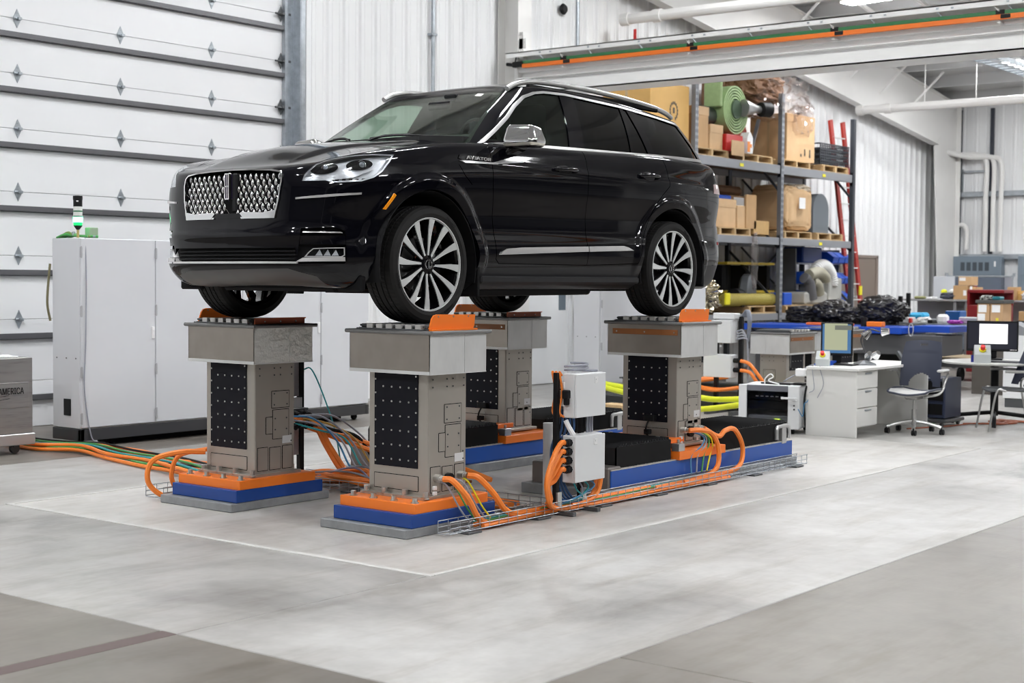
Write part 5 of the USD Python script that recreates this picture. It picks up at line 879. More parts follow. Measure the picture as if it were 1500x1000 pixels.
part(rk_, 'steel_prop', bar((15.75, 5.4, 3.85), (16.4, 5.6, 4.5), .06, .04), RACKG)
FILM = pane('stretch_film', (.90, .87, .86), 1.5, .12)
def crumple(x, y, z, sx, sy, sz, seed, sub=4, amp=.25, fr=3, ex=.75):
    m = trimesh.creation.icosphere(sub); v = np.array(m.vertices); n = meshkit.fbm(v*fr+seed*7.3, 4, seed); r = np.abs(meshkit.fbm(v*fr*1.7+3+seed, 3, seed+5)-.5)*2; k = 1+amp*(n-.5)*2-amp*r; v = np.sign(v)*np.abs(v)**ex*k[:, None]
    return v*[sx, sy, sz]+[x, y, z], np.array(m.faces)
solo('wrapped_load', crumple(16.3, 5.75, 5.05, .85, .45, .33, 3), BRN, 'brown load high over the rack post wrapped in clear film', 'wrapped load', 30); solo('plastic_film', crumple(16.75, 5.6, 4.92, 1.05, .55, .42, 5, 4, .35), FILM, 'crumpled clear plastic film over the top of the rack', 'plastic film', 20)
b = carton(16.9, 18.0, on(3.68), 4.66, 'tall carton with black arrows on the right top rack level', CARD2, 5.3, .75); part(b, 'arrow_mark', J(*[cb(x, 5.296, z, .05, .004, .05) for x, z in ((17.45, 3.93), (17.6, 3.95), (17.8, 3.93))], cb(17.6, 5.296, 4.0, .04, .004, .1), cb(17.8, 5.296, 4.0, .04, .004, .1)), mat('print_dark', (.08, .07, .06), .7)); part(b, 'plastic_wrap', crumple(17.5, 5.35, 4.55, .45, .12, .30, 9, 3, .3), FILM)
bg_ = grp('plastic_crate', 'lowest of four stacked black grid crates on the top rack level', 'crate', (18.85, 5.7, on(3.68)))
part(bg_, 'crate_rim', J(bx(-.62, -.40, .075, .62, -.38, .10), bx(-.62, .38, .075, .62, .40, .10), bx(-.62, -.4, .075, -.60, .4, .10), bx(.6, -.4, .075, .62, .4, .10), bx(-.6, -.38, .0, .6, .38, .012)), mat('crate_black', (.03, .035, .045), .5)); part(bg_, 'crate_grid', J(*[bx(-.61+k*.075, -.40, .0, -.585+k*.075, -.385, .085) for k in range(17)], bx(-.62, -.4, .035, .62, -.388, .05)), mat('crate_black', (.03, .035, .045), .5), kind='stuff')
for k in range(1, 4): copy(bg_, (18.85, 5.7, on(3.68)+k*.105), 0, ['second from the bottom of the stacked black grid crates', 'third from the bottom of the stacked black grid crates', 'topmost of four stacked black grid crates'][k-1])
# middle level
BIN = mat('blue_bin', (.01, .09, .55), .35)
carton(14.42, 15.1, on(2.40), 2.88, 'pale open carton full of scraps on the middle rack level', CARD2, 5.3, .5, True); solo('blue_tray', bx(14.48, 5.45, 2.96, 15.2, 5.85, 3.09, .015), BIN, 'blue plastic tray on top of the pale carton', 'tray')
carton(15.15, 15.5, on(2.40), 2.92, 'upright light carton beside the pale open one', CARD2, 5.3, .35); solo('cardboard_sheet', bx(15.42, 5.28, on(2.40), 15.78, 5.31, 3.12, .003), CARD, 'narrow tall cardboard sheet leaning on the middle rack level', 'cardboard'); solo('wood_crate', bx(15.7, 5.28, 2.44, 16.25, 5.6, 2.68, .008), mat('crate_wood', (.60, .38, .15), .6, var=.2, vs=8), 'low yellow wooden crate at the right of the middle level left bay', 'crate')
carton(15.6, 16.42, 2.65, 3.13, 'wide brown carton with a white label behind the rack post', mat('card_mid', (.34, .20, .10), .75, var=.2, vs=4), 5.7, .5, False, (15.72, 2.93, 16.08, 3.10)); solo('cardboard_roll', bx(15.2, 5.9, 3.15, 16.4, 6.2, 3.32, .05), BRN, 'flat brown pack on top of the labelled carton', 'pack')
b = grp('crumpled_carton', 'big crumpled carton with a white label on the middle rack level', 'box', (0, 0, 0)); cv, cf = crumple(17.4, 5.65, 2.96, .56, .40, .43, 2, 4, .10, 1.6, .33); part(b, 'box_body', (cv, cf), CARD2, 20); part(b, 'paper_label', bx(17.25, 5.205, 2.95, 17.48, 5.215, 3.15), LABEL); part(b, 'torn_top', crumple(17.6, 5.6, 3.33, .4, .35, .09, 4, 3, .3), mat('torn_paper', (.7, .62, .5), .7), 20)
mp = ext(sg.box(17.98, 2.54, 18.62, 2.95).union(sg.Point(18.3, 2.95).buffer(.32, 16).intersection(sg.box(17, 2.9, 19, 4))), 5.3, 5.85, 'y'); solo('round_topped_box', mp, mat('slate_grey', (.13, .15, .17), .5), 'slate grey box with rounded top on the middle rack level', 'box', 30)
# low level
solo('foil_bundle', crumple(14.2, 5.5, 1.36, .48, .3, .30, 8, 5, .45, 3.5), mat('gold_foil', (.62, .56, .42), .18, 1), 'shiny crumpled foil bundle on the low rack level', 'bundle', 15); solo('yellow_tag', bx(14.63, 5.2, 1.22, 14.78, 5.24, 1.42, .01), YELLOW, 'small yellow tag right of the foil bundle', 'tag')
L_ = np.linspace(14.8, 16.5, 120); rr = .105+.006*np.sign(np.sin(np.arange(120)*1.6)); solo('duct_hose', tb([(x, 5.35, 1.30) for x in L_], rr, 16, 0), mat('yellow_duct', (.40, .33, .07), .5), 'yellow-green ribbed duct hose lying on the low rack level', 'duct', 25)
solo('clear_strip_curtain', crumple(15.45, 5.12, 1.98, .10, .03, .5, 12, 4, .3, 5), FILM, 'clear plastic strip hanging from the middle rack beam', 'plastic film', 20)
bw = grp('blower', 'black and grey centrifugal blower on the low rack level', 'blower', (15.75, 5.6, 1.2)); part(bw, 'scroll', lathe([(0, -.1), (.28, -.1), (.33, -.06), (.33, .06), (.28, .1), (0, .1)], 28, (.15, -.1, .22), (.3, -1, 0)), mat('blower_grey', (.10, .11, .12), .4, .3), 40); part(bw, 'motor', cy((-.35, -.1, .15), (.0, -.1, .15), .15, n=20), BLACK, 40); part(bw, 'base', bx(-.4, -.3, -.02, .4, .2, .04), BLACKM)
solo('helmet_lamp', crumple(14.6, 5.75, 1.72, .26, .2, .22, 6, 3, .2), mat('dull_nickel', (.35, .34, .32), .3, .9), 'dull metal housing left of the blower', 'housing', 30)
ys = grp('yellow_edge_shelf', 'black shelf unit with yellow edges behind the rack post', 'shelf', (16.6, 6.1, 1.06))
for z in (.35, .86): part(ys, 'shelf_edge', bx(-.9, -.3, z, .85, .15, z+.045), mat('shelf_yellow', (.65, .48, .03), .45))
for x in (-.85, .0, .8): part(ys, 'shelf_post', bx(x-.06, -.2, 0, x+.06, .15, .85), BLACKM)
solo('blue_crate', bx(16.88, 5.3, on(1.06), 17.2, 5.6, 1.42, .015), BIN, 'small blue crate right of the rack post on the low level', 'crate')
gu = grp('blower_unit', 'grey blower unit with white ribbed duct on the low rack level', 'blower', (18.5, 5.6, on(1.06)))
part(gu, 'housing', J(bx(-.75, -.3, 0, .15, .3, .24, .04), bx(.2, -.3, 0, .75, .3, .5, .02)), mat('unit_grey', (.50, .50, .47), .5, var=.1, vs=6), 30); part(gu, 'scroll', lathe([(.0, -.2), (.26, -.2), (.27, 0), (.26, .2), (0, .2)], 24, (.2, 0, .22), (0, 1, 0)), mat('unit_grey', (.50, .50, .47), .5), 40)
t_ = np.linspace(-.1, math.pi*.95, 70); part(gu, 'white_duct', tb([(-.0-.42*math.cos(a)*-1, -.25, .38+.36*math.sin(a)) for a in t_], .105+.012*np.sign(np.sin(np.arange(70)*2.1)), 14, 0), mat('white_duct', (.75, .75, .74), .5), 20); part(gu, 'tan_duct', tb([(-.65, -.3, .55), (-.3, -.32, .60), (-.05, -.32, .52), (0, -.3, .46)], .11, 12), mat('tan_duct', (.38, .36, .28), .5), 40); part(gu, 'dark_duct', tb([(-.75, -.25, .5), (-.6, -.28, .42), (-.5, -.3, .1)], .10, 12), mat('grey_duct', (.12, .12, .13), .5), 40)
part(gu, 'tan_duct', tb([(-.5, -.3, .42), (-.35, -.33, .38), (-.22, -.32, .2)], .09, 12), mat('tan_duct', (.38, .36, .28), .5), 40)
# blue bins on a small rack behind, ladder, brown door
br_ = grp('bin_rack', 'grey wire rack holding blue bins behind the rack right post', 'rack', (19.3, 5.95, 0))
for x in (-1.1, .75): part(br_, 'rack_post', bx(x-.02, -.2, 0, x+.02, .2, 2.25), RACKG)
for z in (.8, 1.22, 1.58, 1.98): part(br_, 'rack_shelf', bx(-1.1, -.25, z-.02, .77, .25, z), mat('shelf_pale', (.5, .52, .55), .4, .4))
solo('storage_bin', J(bx(18.35, 5.68, 1.98, 19.15, 6.1, 2.28, .02)), mat('navy_bin', (.01, .05, .28), .4), 'long navy bin at the top left of the blue bin rack', 'bin')
bb = grp('blue_bin', 'blue bin lying loose at the right end of the top shelf of the bin rack', 'bin', (19.62, 5.98, 1.98), 0, 'blue stacking bins on the bin rack'); part(bb, 'bin_body', (lambda o: (o[0], o[1]))(ext([(-.14, .02), (-.16, .12), (-.02, .22), (.25, .24), (.25, 0), (-.1, 0)], -.12, .12, 'x')), BIN); part(bb, 'bin_lip', bx(-.125, -.17, .10, .125, -.13, .13, .006), BIN)
for z in (.80, 1.22, 1.58, 1.98):
    for k in range(7):
        x = 18.4+k*.27
        if z > 1.9 and k < 4: continue
        copy(bb, (x, 5.7, z), 0, ['first', 'second', 'third', 'fourth', 'fifth', 'sixth', 'seventh'][k]+' blue bin from the left on the '+{.80: 'lowest', 1.22: 'second lowest', 1.58: 'second highest', 1.98: 'top'}[z]+' shelf of the bin rack')
ld = grp('ladder', 'red fibreglass step ladder leaning beside the rack', 'ladder', (0, 0, 0))
for a, b2 in (((19.28, 5.62, 4.75), (20.55, 5.60, 0)), ((19.82, 5.62, 4.75), (21.05, 5.60, 0))): part(ld, 'ladder_rail', bar(a, b2, .12, .05, (0, 1, 0)), mat('ladder_red', (.42, .035, .022), .45))
for k in range(14):
    t = (k+1)/15; a = np.array([19.28, 5.62, 4.75])*(1-t)+np.array([20.55, 5.6, 0])*t; b2 = np.array([19.82, 5.62, 4.75])*(1-t)+np.array([21.05, 5.6, 0])*t; part(ld, 'rung', bar(a, b2, .05, .02), mat('rung_white', (.7, .7, .68), .45))
part(ld, 'ladder_label', cb(20.66, 5.57, 1.45, .10, .03, .18), YELLOW)
d3 = sgrp('door_3', 'brown steel door in the back wall right of the ladder'); part(d3, 'door_leaf', bx(21.55, YW-.06, 0, 23.28, YW, 2.14, .004), mat('door_brown', (.215, .17, .14), .5)); part(d3, 'door_frame', J(bx(23.28, YW-.08, 0, 23.38, YW+.02, 2.2), bx(21.45, YW-.08, 2.14, 23.38, YW+.02, 2.2)), mat('door_frame_brown', (.25, .2, .17), .5)); part(d3, 'door_handle', J(cy((22.2, YW-.06, 1.3), (22.2, YW-.16, 1.3), .02), bx(22.1, YW-.17, 1.28, 22.3, YW-.14, 1.33, .01), bx(21.95, YW-.1, 1.0, 22.15, YW-.06, 1.5, .02)), mat('pale_handle', (.5, .5, .5), .4), 30)
# ================================================================ right side: background pedestals, desk, table, chairs, benches
def bgped(x, y, lab): return pedestal(x, y, lab, rail=True, brown=True, bare=-.335)
bgped(10.18, 1.785, 'low background pedestal nearest the rack server case'); bgped(11.65, 1.785, 'low background pedestal hidden behind the desk monitor'); bgped(10.9, 3.6, 'low background pedestal behind the other two background pedestals')
solo('blue_plank', bx(11.2, 1.6, .968, 11.9, 2.2, .995, .01), BLUE, 'flat blue panel lying on the background pedestals', 'panel'); solo('black_bar', J(bx(9.95, 1.7, .968, 10.5, 1.95, 1.0, .01), bx(10.2, 1.9, .985, 10.3, 2.3, 1.01)), BLACK, 'flat black bar on the nearest background pedestal', 'bar')
st3 = grp('control_box_stand', 'stand with two white boxes behind the rear near pedestal', 'control box', (8.6, 1.58, 0))
part(st3, 'post', bx(.02, -.06, 0, .07, -.01, 1.2, .003), BLACK); part(st3, 'post', bx(.02, .28, 0, .07, .33, 1.2, .003), BLACK); part(st3, 'foot', bx(-.2, -.06, 0, .3, -.01, .05), DARKSTEEL); part(st3, 'foot', bx(-.2, .28, 0, .3, .33, .05), DARKSTEEL)
for z0, z1, y1, l in ((.875, 1.155, .27, 'upper white control box'), (.455, .735, .375, 'lower white control box with two orange cables')): b = part(st3, 'box_body', bx(-.13, .0, z0, .02, y1, z1, .006), BOXW, label=l); part(st3, 'box_door', bx(-.15, -.002, z0+.004, -.132, y1+.002, z1-.004, .004), BOXW)
part(st3, 'top_box', bx(-.10, -.02, 1.165, .05, .28, 1.24, .01), BOXW)
for z in (.665, .55): part(st3, 'gland', J(cy((-.06, 0, z), (-.06, -.06, z), .03, n=10), cy((-.06, -.06, z), (-.06, -.09, z), .02)), BLACK, 30)
cable([(8.54, 1.49, .665), (8.56, 1.38, .63), (8.6, 1.28, .50), (8.65, 1.22, .38), (8.75, 1.15, .1)], .022, ORANGEC, 'upper thick orange cable drooping from the rear stand to the server case'); cable([(8.54, 1.49, .55), (8.56, 1.38, .53), (8.6, 1.32, .44), (8.65, 1.28, .34), (8.72, 1.22, .1)], .022, ORANGEC, 'lower thick orange cable drooping from the rear stand to the server case')
for k in range(4): cable([(8.5, 1.52, 1.02-.03*k), (8.5, 1.44-.01*k, 1.03-.03*k), (8.55, 1.40, .85), (8.6, 1.42, .4), (8.65, 1.45, .1)], .011, GREYC, ORD[k]+' grey cable from the left curving down the side of the rear stand')
for k in range(4): cable([(8.66, 1.54-.02*k, 1.2), (8.62, 1.46-.01*k, 1.27), (8.6, 1.42-.01*k, 1.15), (8.62, 1.44, .9)], .016, mat('steel_hose', (.25, .27, .32), .4, .4), ORD[k]+' grey-blue hose looping over the top of the rear stand')
for k in range(5): cable([(8.9+.1*k, 2.5-.1*k, .40), (8.5, 2.1+.05*k, .34+.03*(k % 2)), (8.4+.05*k, 1.8, .30), (8.5+.05*k, 1.5, .34)], .022, ORANGEC, ORD[k]+' orange cable heaped behind the rear near pedestal')
# beams on the floor with yellow hoses
for i, (x, z0, z1, m, l) in enumerate(((9.0, 0, .12, DARKSTEEL, 'front dark steel beam lying behind the yellow hoses'), (9.35, 0, .24, mat('beam_grey', (.20, .19, .18), .5, .4), 'middle grey steel beam lying behind the yellow hoses'), (9.75, 0, .30, DARKSTEEL, 'rear dark steel beam under the background stand'))):
    b = grp('steel_beam', l, 'beam', (0, 0, 0)); part(b, 'beam_body', J(bx(x-.1, .9, z0, x+.1, 4.0, z0+.02), bx(x-.015, .9, z0, x+.015, 4.0, z1), bx(x-.1, .9, z1-.02, x+.1, 4.0, z1)), m)
YH = mat('yellow_hose', (.72, .78, .02), .45)
cable([(8.55, 3.6, .30), (8.35, 3.0, .27), (8.25, 2.4, .27), (8.1, 1.9, .24), (7.95, 1.5, .23), (7.75, .95, .28), (7.7, .7, .30)], .035, YH, 'upper yellow hose sagging behind the rear near pedestal', 10); cable([(8.5, 3.6, .27), (8.25, 3.0, .22), (8.1, 2.4, .17), (7.9, 1.9, .10), (7.8, 1.5, .13), (7.6, .95, .22), (7.55, .7, .26)], .035, YH, 'lower yellow hose sagging behind the rear near pedestal', 10)
solo('red_bar', J(bx(6.98, .50, .0, 7.10, 2.2, .055, .006)), mat('faded_red', (.50, .10, .12), .5), 'faded red bar lying on the floor behind the rear slide rail', 'bar'); solo('black_latch', J(bx(6.9, .40, 0, 7.1, .49, .05, .006), cy((6.95, .36, .03), (6.95, .42, .03), .02)), BLACK, 'small black latch at the end of the red bar', 'latch', 30)
solo('timber_block', bx(7.5, 2.48, 0, 7.75, 2.85, .13, .006), PINE, 'pale timber block on the floor left of the rear near pedestal', 'timber')
# server case
sv_ = grp('server_case', 'white rack server case with dark glass door on casters', 'server rack', (6.82, .534, 0), -1.345+math.pi/2-.02)
sv_w, sv_d, sv_h = .66, .60, .515
part(sv_, 'case_body', J(bx(.02, -sv_w, .06, sv_d, 0, .075), bx(.02, -sv_w, sv_h-.015, sv_d, 0, sv_h), bx(.02, -sv_w, .06, sv_d, -sv_w+.015, sv_h), bx(.02, -.015, .06, sv_d, 0, sv_h), bx(sv_d-.015, -sv_w, .06, sv_d, 0, sv_h)), mat('case_white', (.74, .75, .76), .4))
CW_ = mat('case_white', (.74, .75, .76), .4)
for m_ in (bx(-.01, -.085, .055, .022, .005, sv_h+.004, .006), bx(-.01, -sv_w-.005, .055, .022, -sv_w+.12, sv_h+.004, .006)): part(sv_, 'front_stile', m_, CW_)
for m_ in (bx(-.006, -sv_w+.12, sv_h-.06, .022, -.085, sv_h), bx(-.006, -sv_w+.12, .06, .022, -.085, .115)): part(sv_, 'frame_rail', m_, mat('case_grey', (.16, .165, .19), .5))
part(sv_, 'glass_door', bx(.0, -sv_w+.12, .115, .006, -.085, sv_h-.06), pane('smoked_glass', (.70, .70, .72), 1.3))
part(sv_, 'server_unit', J(bx(.05, -sv_w+.13, .36, .38, -.09, .44), bx(.05, -sv_w+.13, .25, .38, -.09, .35)), BLACK); part(sv_, 'server_unit', bx(.045, -sv_w+.13, .13, .38, -.09, .19, .004), mat('server_silver', (.45, .47, .5), .4, .5)); part(sv_, 'status_light', bx(.04, -sv_w+.22, .145, .046, -sv_w+.28, .153), mat('green_led', (.4, .8, .05), .3, emit=4, ecol=(.6, 1, .05))); part(sv_, 'port_row', J(*[bx(.044, -.20-.055*k, .39, .05, -.17-.055*k, .40) for k in range(6)]), LABEL, kind='stuff')
part(sv_, 'door_handle', J(bx(-.035, -sv_w+.02, .36, -.01, -sv_w+.07, .40, .005), bx(-.04, -sv_w+.03, .375, -.025, -sv_w+.19, .40, .006)), mat('case_white', (.74, .75, .76), .4)); part(sv_, 'key_lock', J(*[cy((-.016, -sv_w+.05, z), (-.008, -sv_w+.05, z), .009, n=10) for z in (.31, .27)]), BLACK)
for y in (-.08, -sv_w+.08):
    for x in (.06, sv_d-.05): part(sv_, 'caster', J(cy((x, y-.012, .028), (x, y+.012, .028), .028, n=14), bx(x-.015, y-.016, .03, x+.015, y+.016, .06)), BLACK, 30)
solo('keyboard', J(bx(7.08, .06, .516, 7.22, .42, .532, .005)), BLACK, 'black keyboard lying on the server case', 'keyboard'); solo('keyboard', J(bx(7.12, -.06, .516, 7.24, .05, .54, .005)), BLACK, 'small black key pad at the corner of the server case', 'keyboard')
cable([(7.05, .35, .522), (7.0, .32, .58), (7.02, .27, .63), (7.03, .24, .60), (7.0, .28, .56), (7.06, .18, .522)], .007, LABEL, 'white cable loop standing up on the server case'); cable([(7.0, .1, .56), (7.15, .05, .62), (7.3, -.05, .72), (7.35, -.15, .74)], .006, GREYC, 'grey cable rising from the server case to the desk')
cable([(6.9, -.13, .28), (6.97, -.15, .2), (7.0, -.15, .33), (7.06, -.16, .36), (7.08, -.2, .50), (7.12, -.2, .60)], .005, PALEBLUE, 'thin blue cable at the side of the server case'); cable([(7.1, -.15, .55), (7.05, -.14, .48), (7.04, -.13, .3), (7.08, -.13, .05)], .011, BLACK, 'black cable hanging between the server case and the desk')
solo('power_adapter', J(bx(7.03, -.14, .62, 7.13, -.02, .70, .01)), LABEL, 'white adapter block hanging by the desk corner', 'adapter')
# desk
DESKW = mat('desk_white', (.76, .755, .73), .4)
dk = grp('desk', 'white office desk with drawers', 'desk', (0, 0, 0)); DX = 8.75
part(dk, 'desk_top', bx(7.03, -.76, .70, DX+.06, -.15, .73, .004), DESKW); part(dk, 'end_panel', bx(7.06, -.72, 0, 7.085, -.14, .70, .002), DESKW); part(dk, 'end_panel', bx(DX-.02, -.80, .0, DX, -.04, .70, .002), DESKW); part(dk, 'back_panel', bx(7.1, -.16, .05, DX, -.14, .70, .002), DESKW)
part(dk, 'drawer_case', J(bx(7.09, -.69, .10, 7.60, -.17, .70)), DESKW)
for z0, z1 in ((.11, .30), (.31, .50), (.51, .69)): d = part(dk, 'drawer_front', bx(7.095, -.71, z0, 7.595, -.69, z1, .003), DESKW); part(d, 'drawer_handle', bx(7.28, -.725, z1-.03, 7.42, -.71, z1-.015, .003), GALV)
def monitor(name, lab, loc, rz, w, h, scr, frame_m, stand=True):
    m = grp(name, lab, 'monitor', loc, rz); part(m, 'bezel', bx(-.02, -w/2, .10, .025, w/2, .10+h, .006), frame_m); s = part(m, 'screen', bx(-.0225, -w/2+.018, .128, -.02, w/2-.018, .10+h-.018), scr); part(m, 'stand', J(bx(.02, -.05, .02, .05, .05, .25, .01), bx(-.09, -.12, 0, .11, .12, .02, .006)), BLACK); return m
m1 = monitor('monitor', 'square monitor with beige and blue screen on the white desk', (7.55, -.25, .73), .35, .34, .36, mat('screen_blue', (.02, .04, .06), .3, emit=.32, ecol=(.05, .14, .30)), BLACK)
part(m1, 'screen_window', bx(-.0235, -.115, .16, -.0224, .13, .45), mat('screen_beige', (.02, .02, .02), .3, emit=.36, ecol=(.36, .38, .25))); part(m1, 'screen_window', bx(-.0242, -.16, .38, -.0236, .02, .43), mat('screen_grey', (.02, .02, .02), .3, emit=.3, ecol=(.16, .17, .14)))
def estop(loc, rz, lab, s=1):
    e = grp('stop_button_box', lab, 'button box', loc, rz); part(e, 'box_body', ext([(-.055*s, 0), (.055*s, 0), (.055*s, .13*s), (.02*s, .16*s), (-.055*s, .075*s)], -.07*s, .07*s, 'y'), mat('estop_grey', (.50, .53, .53), .45)); part(e, 'yellow_collar', cy((-.018*s, 0, .112*s), (-.030*s, 0, .126*s), .03*s, n=16), YELLOW, 40); part(e, 'stop_button', cy((-.024*s, 0, .12*s), (-.048*s, 0, .152*s), .021*s, n=16), mat('stop_red', (.75, .02, .02), .35), 40)
estop((7.24, -.24, .73), .3, 'grey button box with red stop button on the white desk')
cable([(7.2, -.25, .74), (7.05, -.30, .72), (7.04, -.35, .55), (7.045, -.28, .4)], .004, GREYC, 'thin wire hanging over the end of the desk'); cable([(7.2, -.2, .74), (7.04, -.22, .72), (7.045, -.24, .5), (7.05, -.18, .45)], .004, GREYC, 'second thin wire hanging over the desk end nearer the wall')
lp = grp('desk_lamp', 'grey gooseneck desk lamp with chrome heads on the white desk', 'lamp', (7.72, -.50, .73)); part(lp, 'lamp_base', lathe([(0, 0), (.14, 0), (.13, .02), (.05, .05), (0, .055)], 4), mat('lamp_grey', (.18, .19, .20), .4, .5), 30); part(lp, 'gooseneck', tb([(0, 0, .05), (.12, .05, .12), (.16, .12, .28), (.16, .02, .38), (.2, -.08, .36)], .009), mat('lamp_neck', (.05, .05, .055), .4), 40)
part(lp, 'lamp_head', J(cy((.05, -.02, .09), (.0, -.06, .13), .045, .03), cy((.04, -.10, .10), (.02, -.15, .14), .05, .03)), CHROME, 30); part(lp, 'lamp_head', J(cy((.18, .02, .37), (.14, .08, .30), .025, .05), cy((.2, -.1, .36), (.22, -.18, .37), .05, .03)), CHROME, 30)
solo('papers', J(bx(7.2, -.26, .73, 7.5, -.16, .755), bx(7.3, -.25, .755, 7.55, -.17, .775)), BIN, 'blue folder stack at the back corner of the desk', 'folder'); solo('keyboard', bx(7.45, -.48, .73, 7.62, -.17, .745, .004), BLACK, 'black keyboard lying on the white desk', 'keyboard')
tw = grp('computer_tower', 'navy and black computer tower on the floor behind the office chair', 'computer', (8.98, -.86, 0)); part(tw, 'case', bx(-.18, -.12, .10, .3, .12, .55, .008), mat('tower_navy', (.03, .04, .08), .4)); part(tw, 'front_panel', J(bx(-.19, -.10, .30, -.18, .10, .52), bx(-.19, -.09, .14, -.18, .09, .26)), BLACK); part(tw, 'cart_frame', J(bx(-.22, -.15, .05, .34, .15, .09, .01), cy((-.18, -.1, .025), (-.18, -.07, .025), .025), cy((.3, -.1, .025), (.3, -.07, .025), .025)), DARKSTEEL)
# office chair (facing -x after turning)
ALU = mat('chair_aluminium', (.55, .55, .54), .3, .85); NAVY = mat('chair_navy_plastic', (.030, .036, .062), .5); SEATG = mat('chair_seat_grey', (.50, .50, .49), .7)
oc_ = grp('office_chair', 'office chair with navy plastic back, grey seat and five-star base in front of the desk', 'chair', (7.97, -.97, 0), 3.22)
for k in range(5):
    a = k*2*math.pi/5+.3; e = np.array([.30*math.cos(a), .30*math.sin(a)])
    part(oc_, 'base_leg', tb([(0, 0, .13), (e[0]*.5, e[1]*.5, .115), (e[0], e[1], .075)], [.026]*3+[.02]*10, 8), ALU, 40); part(oc_, 'caster', J(cy((e[0]-.02, e[1]-.022, .03), (e[0]-.02, e[1]-.006, .03), .03, n=14), cy((e[0]-.02, e[1]+.006, .03), (e[0]-.02, e[1]+.022, .03), .03, n=14), cy((e[0], e[1], .03), (e[0], e[1], .08), .008)), BLACK, 30)
part(oc_, 'gas_lift', J(cy((0, 0, .09), (0, 0, .26), .028), cy((0, 0, .26), (0, 0, .40), .018)), ALU, 40); part(oc_, 'tilt_mechanism', J(bx(-.14, -.07, .37, .14, .07, .42, .02), bx(-.10, .08, .38, -.02, .13, .41, .01)), ALU)
gs = lambda u, v: (.26*u, .235*v*(1-.10*u*u), .455+.03*v*v-.025*max(0, u-.4)**2*4+.01*u)
def sheet(fn, nu, nv, t, mask=None):
    U, V = np.linspace(-1, 1, nu), np.linspace(-1, 1, nv); top = np.array([[fn(u, v) for v in V] for u in U]); du, dv = np.gradient(top, axis=0), np.gradient(top, axis=1); n = np.cross(du, dv); n /= np.linalg.norm(n, axis=2, keepdims=True); bot = top-n*t
    P = np.vstack([top.reshape(-1, 3), bot.reshape(-1, 3)]); N = nu*nv; F = []; on_ = lambda i, j: 0 <= i < nu-1 and 0 <= j < nv-1 and (mask is None or mask((U[i]+U[i+1])/2, (V[j]+V[j+1])/2))
    for i in range(nu-1):
        for j in range(nv-1):
            if not on_(i, j): continue
            a, b, c, d = i*nv+j, (i+1)*nv+j, (i+1)*nv+j+1, i*nv+j+1; F += [(a, b, c, d), (N+d, N+c, N+b, N+a)]
            for (di, dj), (p, q) in (((0, -1), (b, a)), ((1, 0), (c, b)), ((0, 1), (d, c)), ((-1, 0), (a, d))):
                if not on_(i+di, j+dj): F.append((p, q, N+q, N+p))
    return P, tri(F)
part(oc_, 'seat', sheet(gs, 13, 13, .02), SEATG, 30); part(oc_, 'seat_rim', tb([gs(*p) for p in [(1, -.9), (1, 0), (1, .9), (.9, 1), (0, 1), (-.9, 1), (-1, .9), (-1, 0), (-1, -.9), (-.9, -1), (0, -1), (.9, -1), (1, -.9)]], .012, 6), NAVY, 40)
gbk = lambda u, v: (-.25-.055*u+.05*v*v-.02*u*u, .225*v*(1-.12*max(0, u)**2), .74+.24*u+.015*(1-v*v)*(u > .5))
msk = lambda u, v: not (u < -.42 and abs(v) < .62*math.sqrt(max(0, 1-((u+1)/.58)**2))) and not (.74 < u < .86 and abs(v) < .22)
bk_ = part(oc_, 'backrest', sheet(gbk, 41, 41, .012, msk), NAVY, 30); part(bk_, 'back_slots', J(*[cb(gbk(.12-.07*r, -.55+.075*c)[0]+.008, gbk(.12-.07*r, -.55+.075*c)[1], gbk(.12-.07*r, 0)[2], .006, .009, .009) for r in range(3) for c in range(8)]), mat('slot_pale', (.5, .5, .55), .6), kind='stuff')
for s in (-1, 1):
    part(oc_, 'back_support', tb([(-.05, s*.10, .40), (-.18, s*.2, .42), (-.26, s*.235, .50), (-.255, s*.225, .60)], .016), ALU, 40); part(oc_, 'arm_tube', tb([(-.24, s*.235, .50), (-.27, s*.27, .62), (-.22, s*.285, .665), (-.1, s*.285, .67)], .014), ALU, 40); part(oc_, 'arm_pad', bx(-.2, s*.285-.035, .67, .06, s*.285+.035, .70, .014), SEATG, 30)
# round table
tt = grp('round_table', 'pale round table on a black four-legged column base', 'table', (9.6, -1.25, 0)); part(tt, 'table_top', lathe([(0, .70), (.57, .70), (.60, .71), (.60, .725), (.59, .73), (0, .73)], 48), mat('table_pale', (.62, .61, .58), .4), 30); part(tt, 'column', cy((0, 0, .1), (0, 0, .70), .045, n=20), BLACK, 40); part(tt, 'top_plate', bx(-.2, -.2, .68, .2, .2, .70), BLACKM)
for k in range(4): a = k*math.pi/2+.35; part(tt, 'base_leg', tb([(0, 0, .14), (.28*math.cos(a), .28*math.sin(a), .11), (.42*math.cos(a), .42*math.sin(a), .085), (.47*math.cos(a), .47*math.sin(a), .0)], .024, 8), BLACK, 40)
m2 = monitor('monitor', 'wide black monitor with a white window on the round table', (9.85, -1.12, .73), .30, .58, .355, mat('screen_dark', (.025, .026, .04), .25), BLACK); part(m2, 'screen_window', bx(-.0245, -.17, .19, -.0226, .145, .42), mat('screen_white', (.9, .9, .9), .3, emit=.42, ecol=(1, 1, 1))); part(m2, 'maker_mark', J(bx(-.0235, -.25, .118, -.0205, -.20, .124), bx(-.0235, -.275, .118, -.0205, -.255, .124)), LABEL)
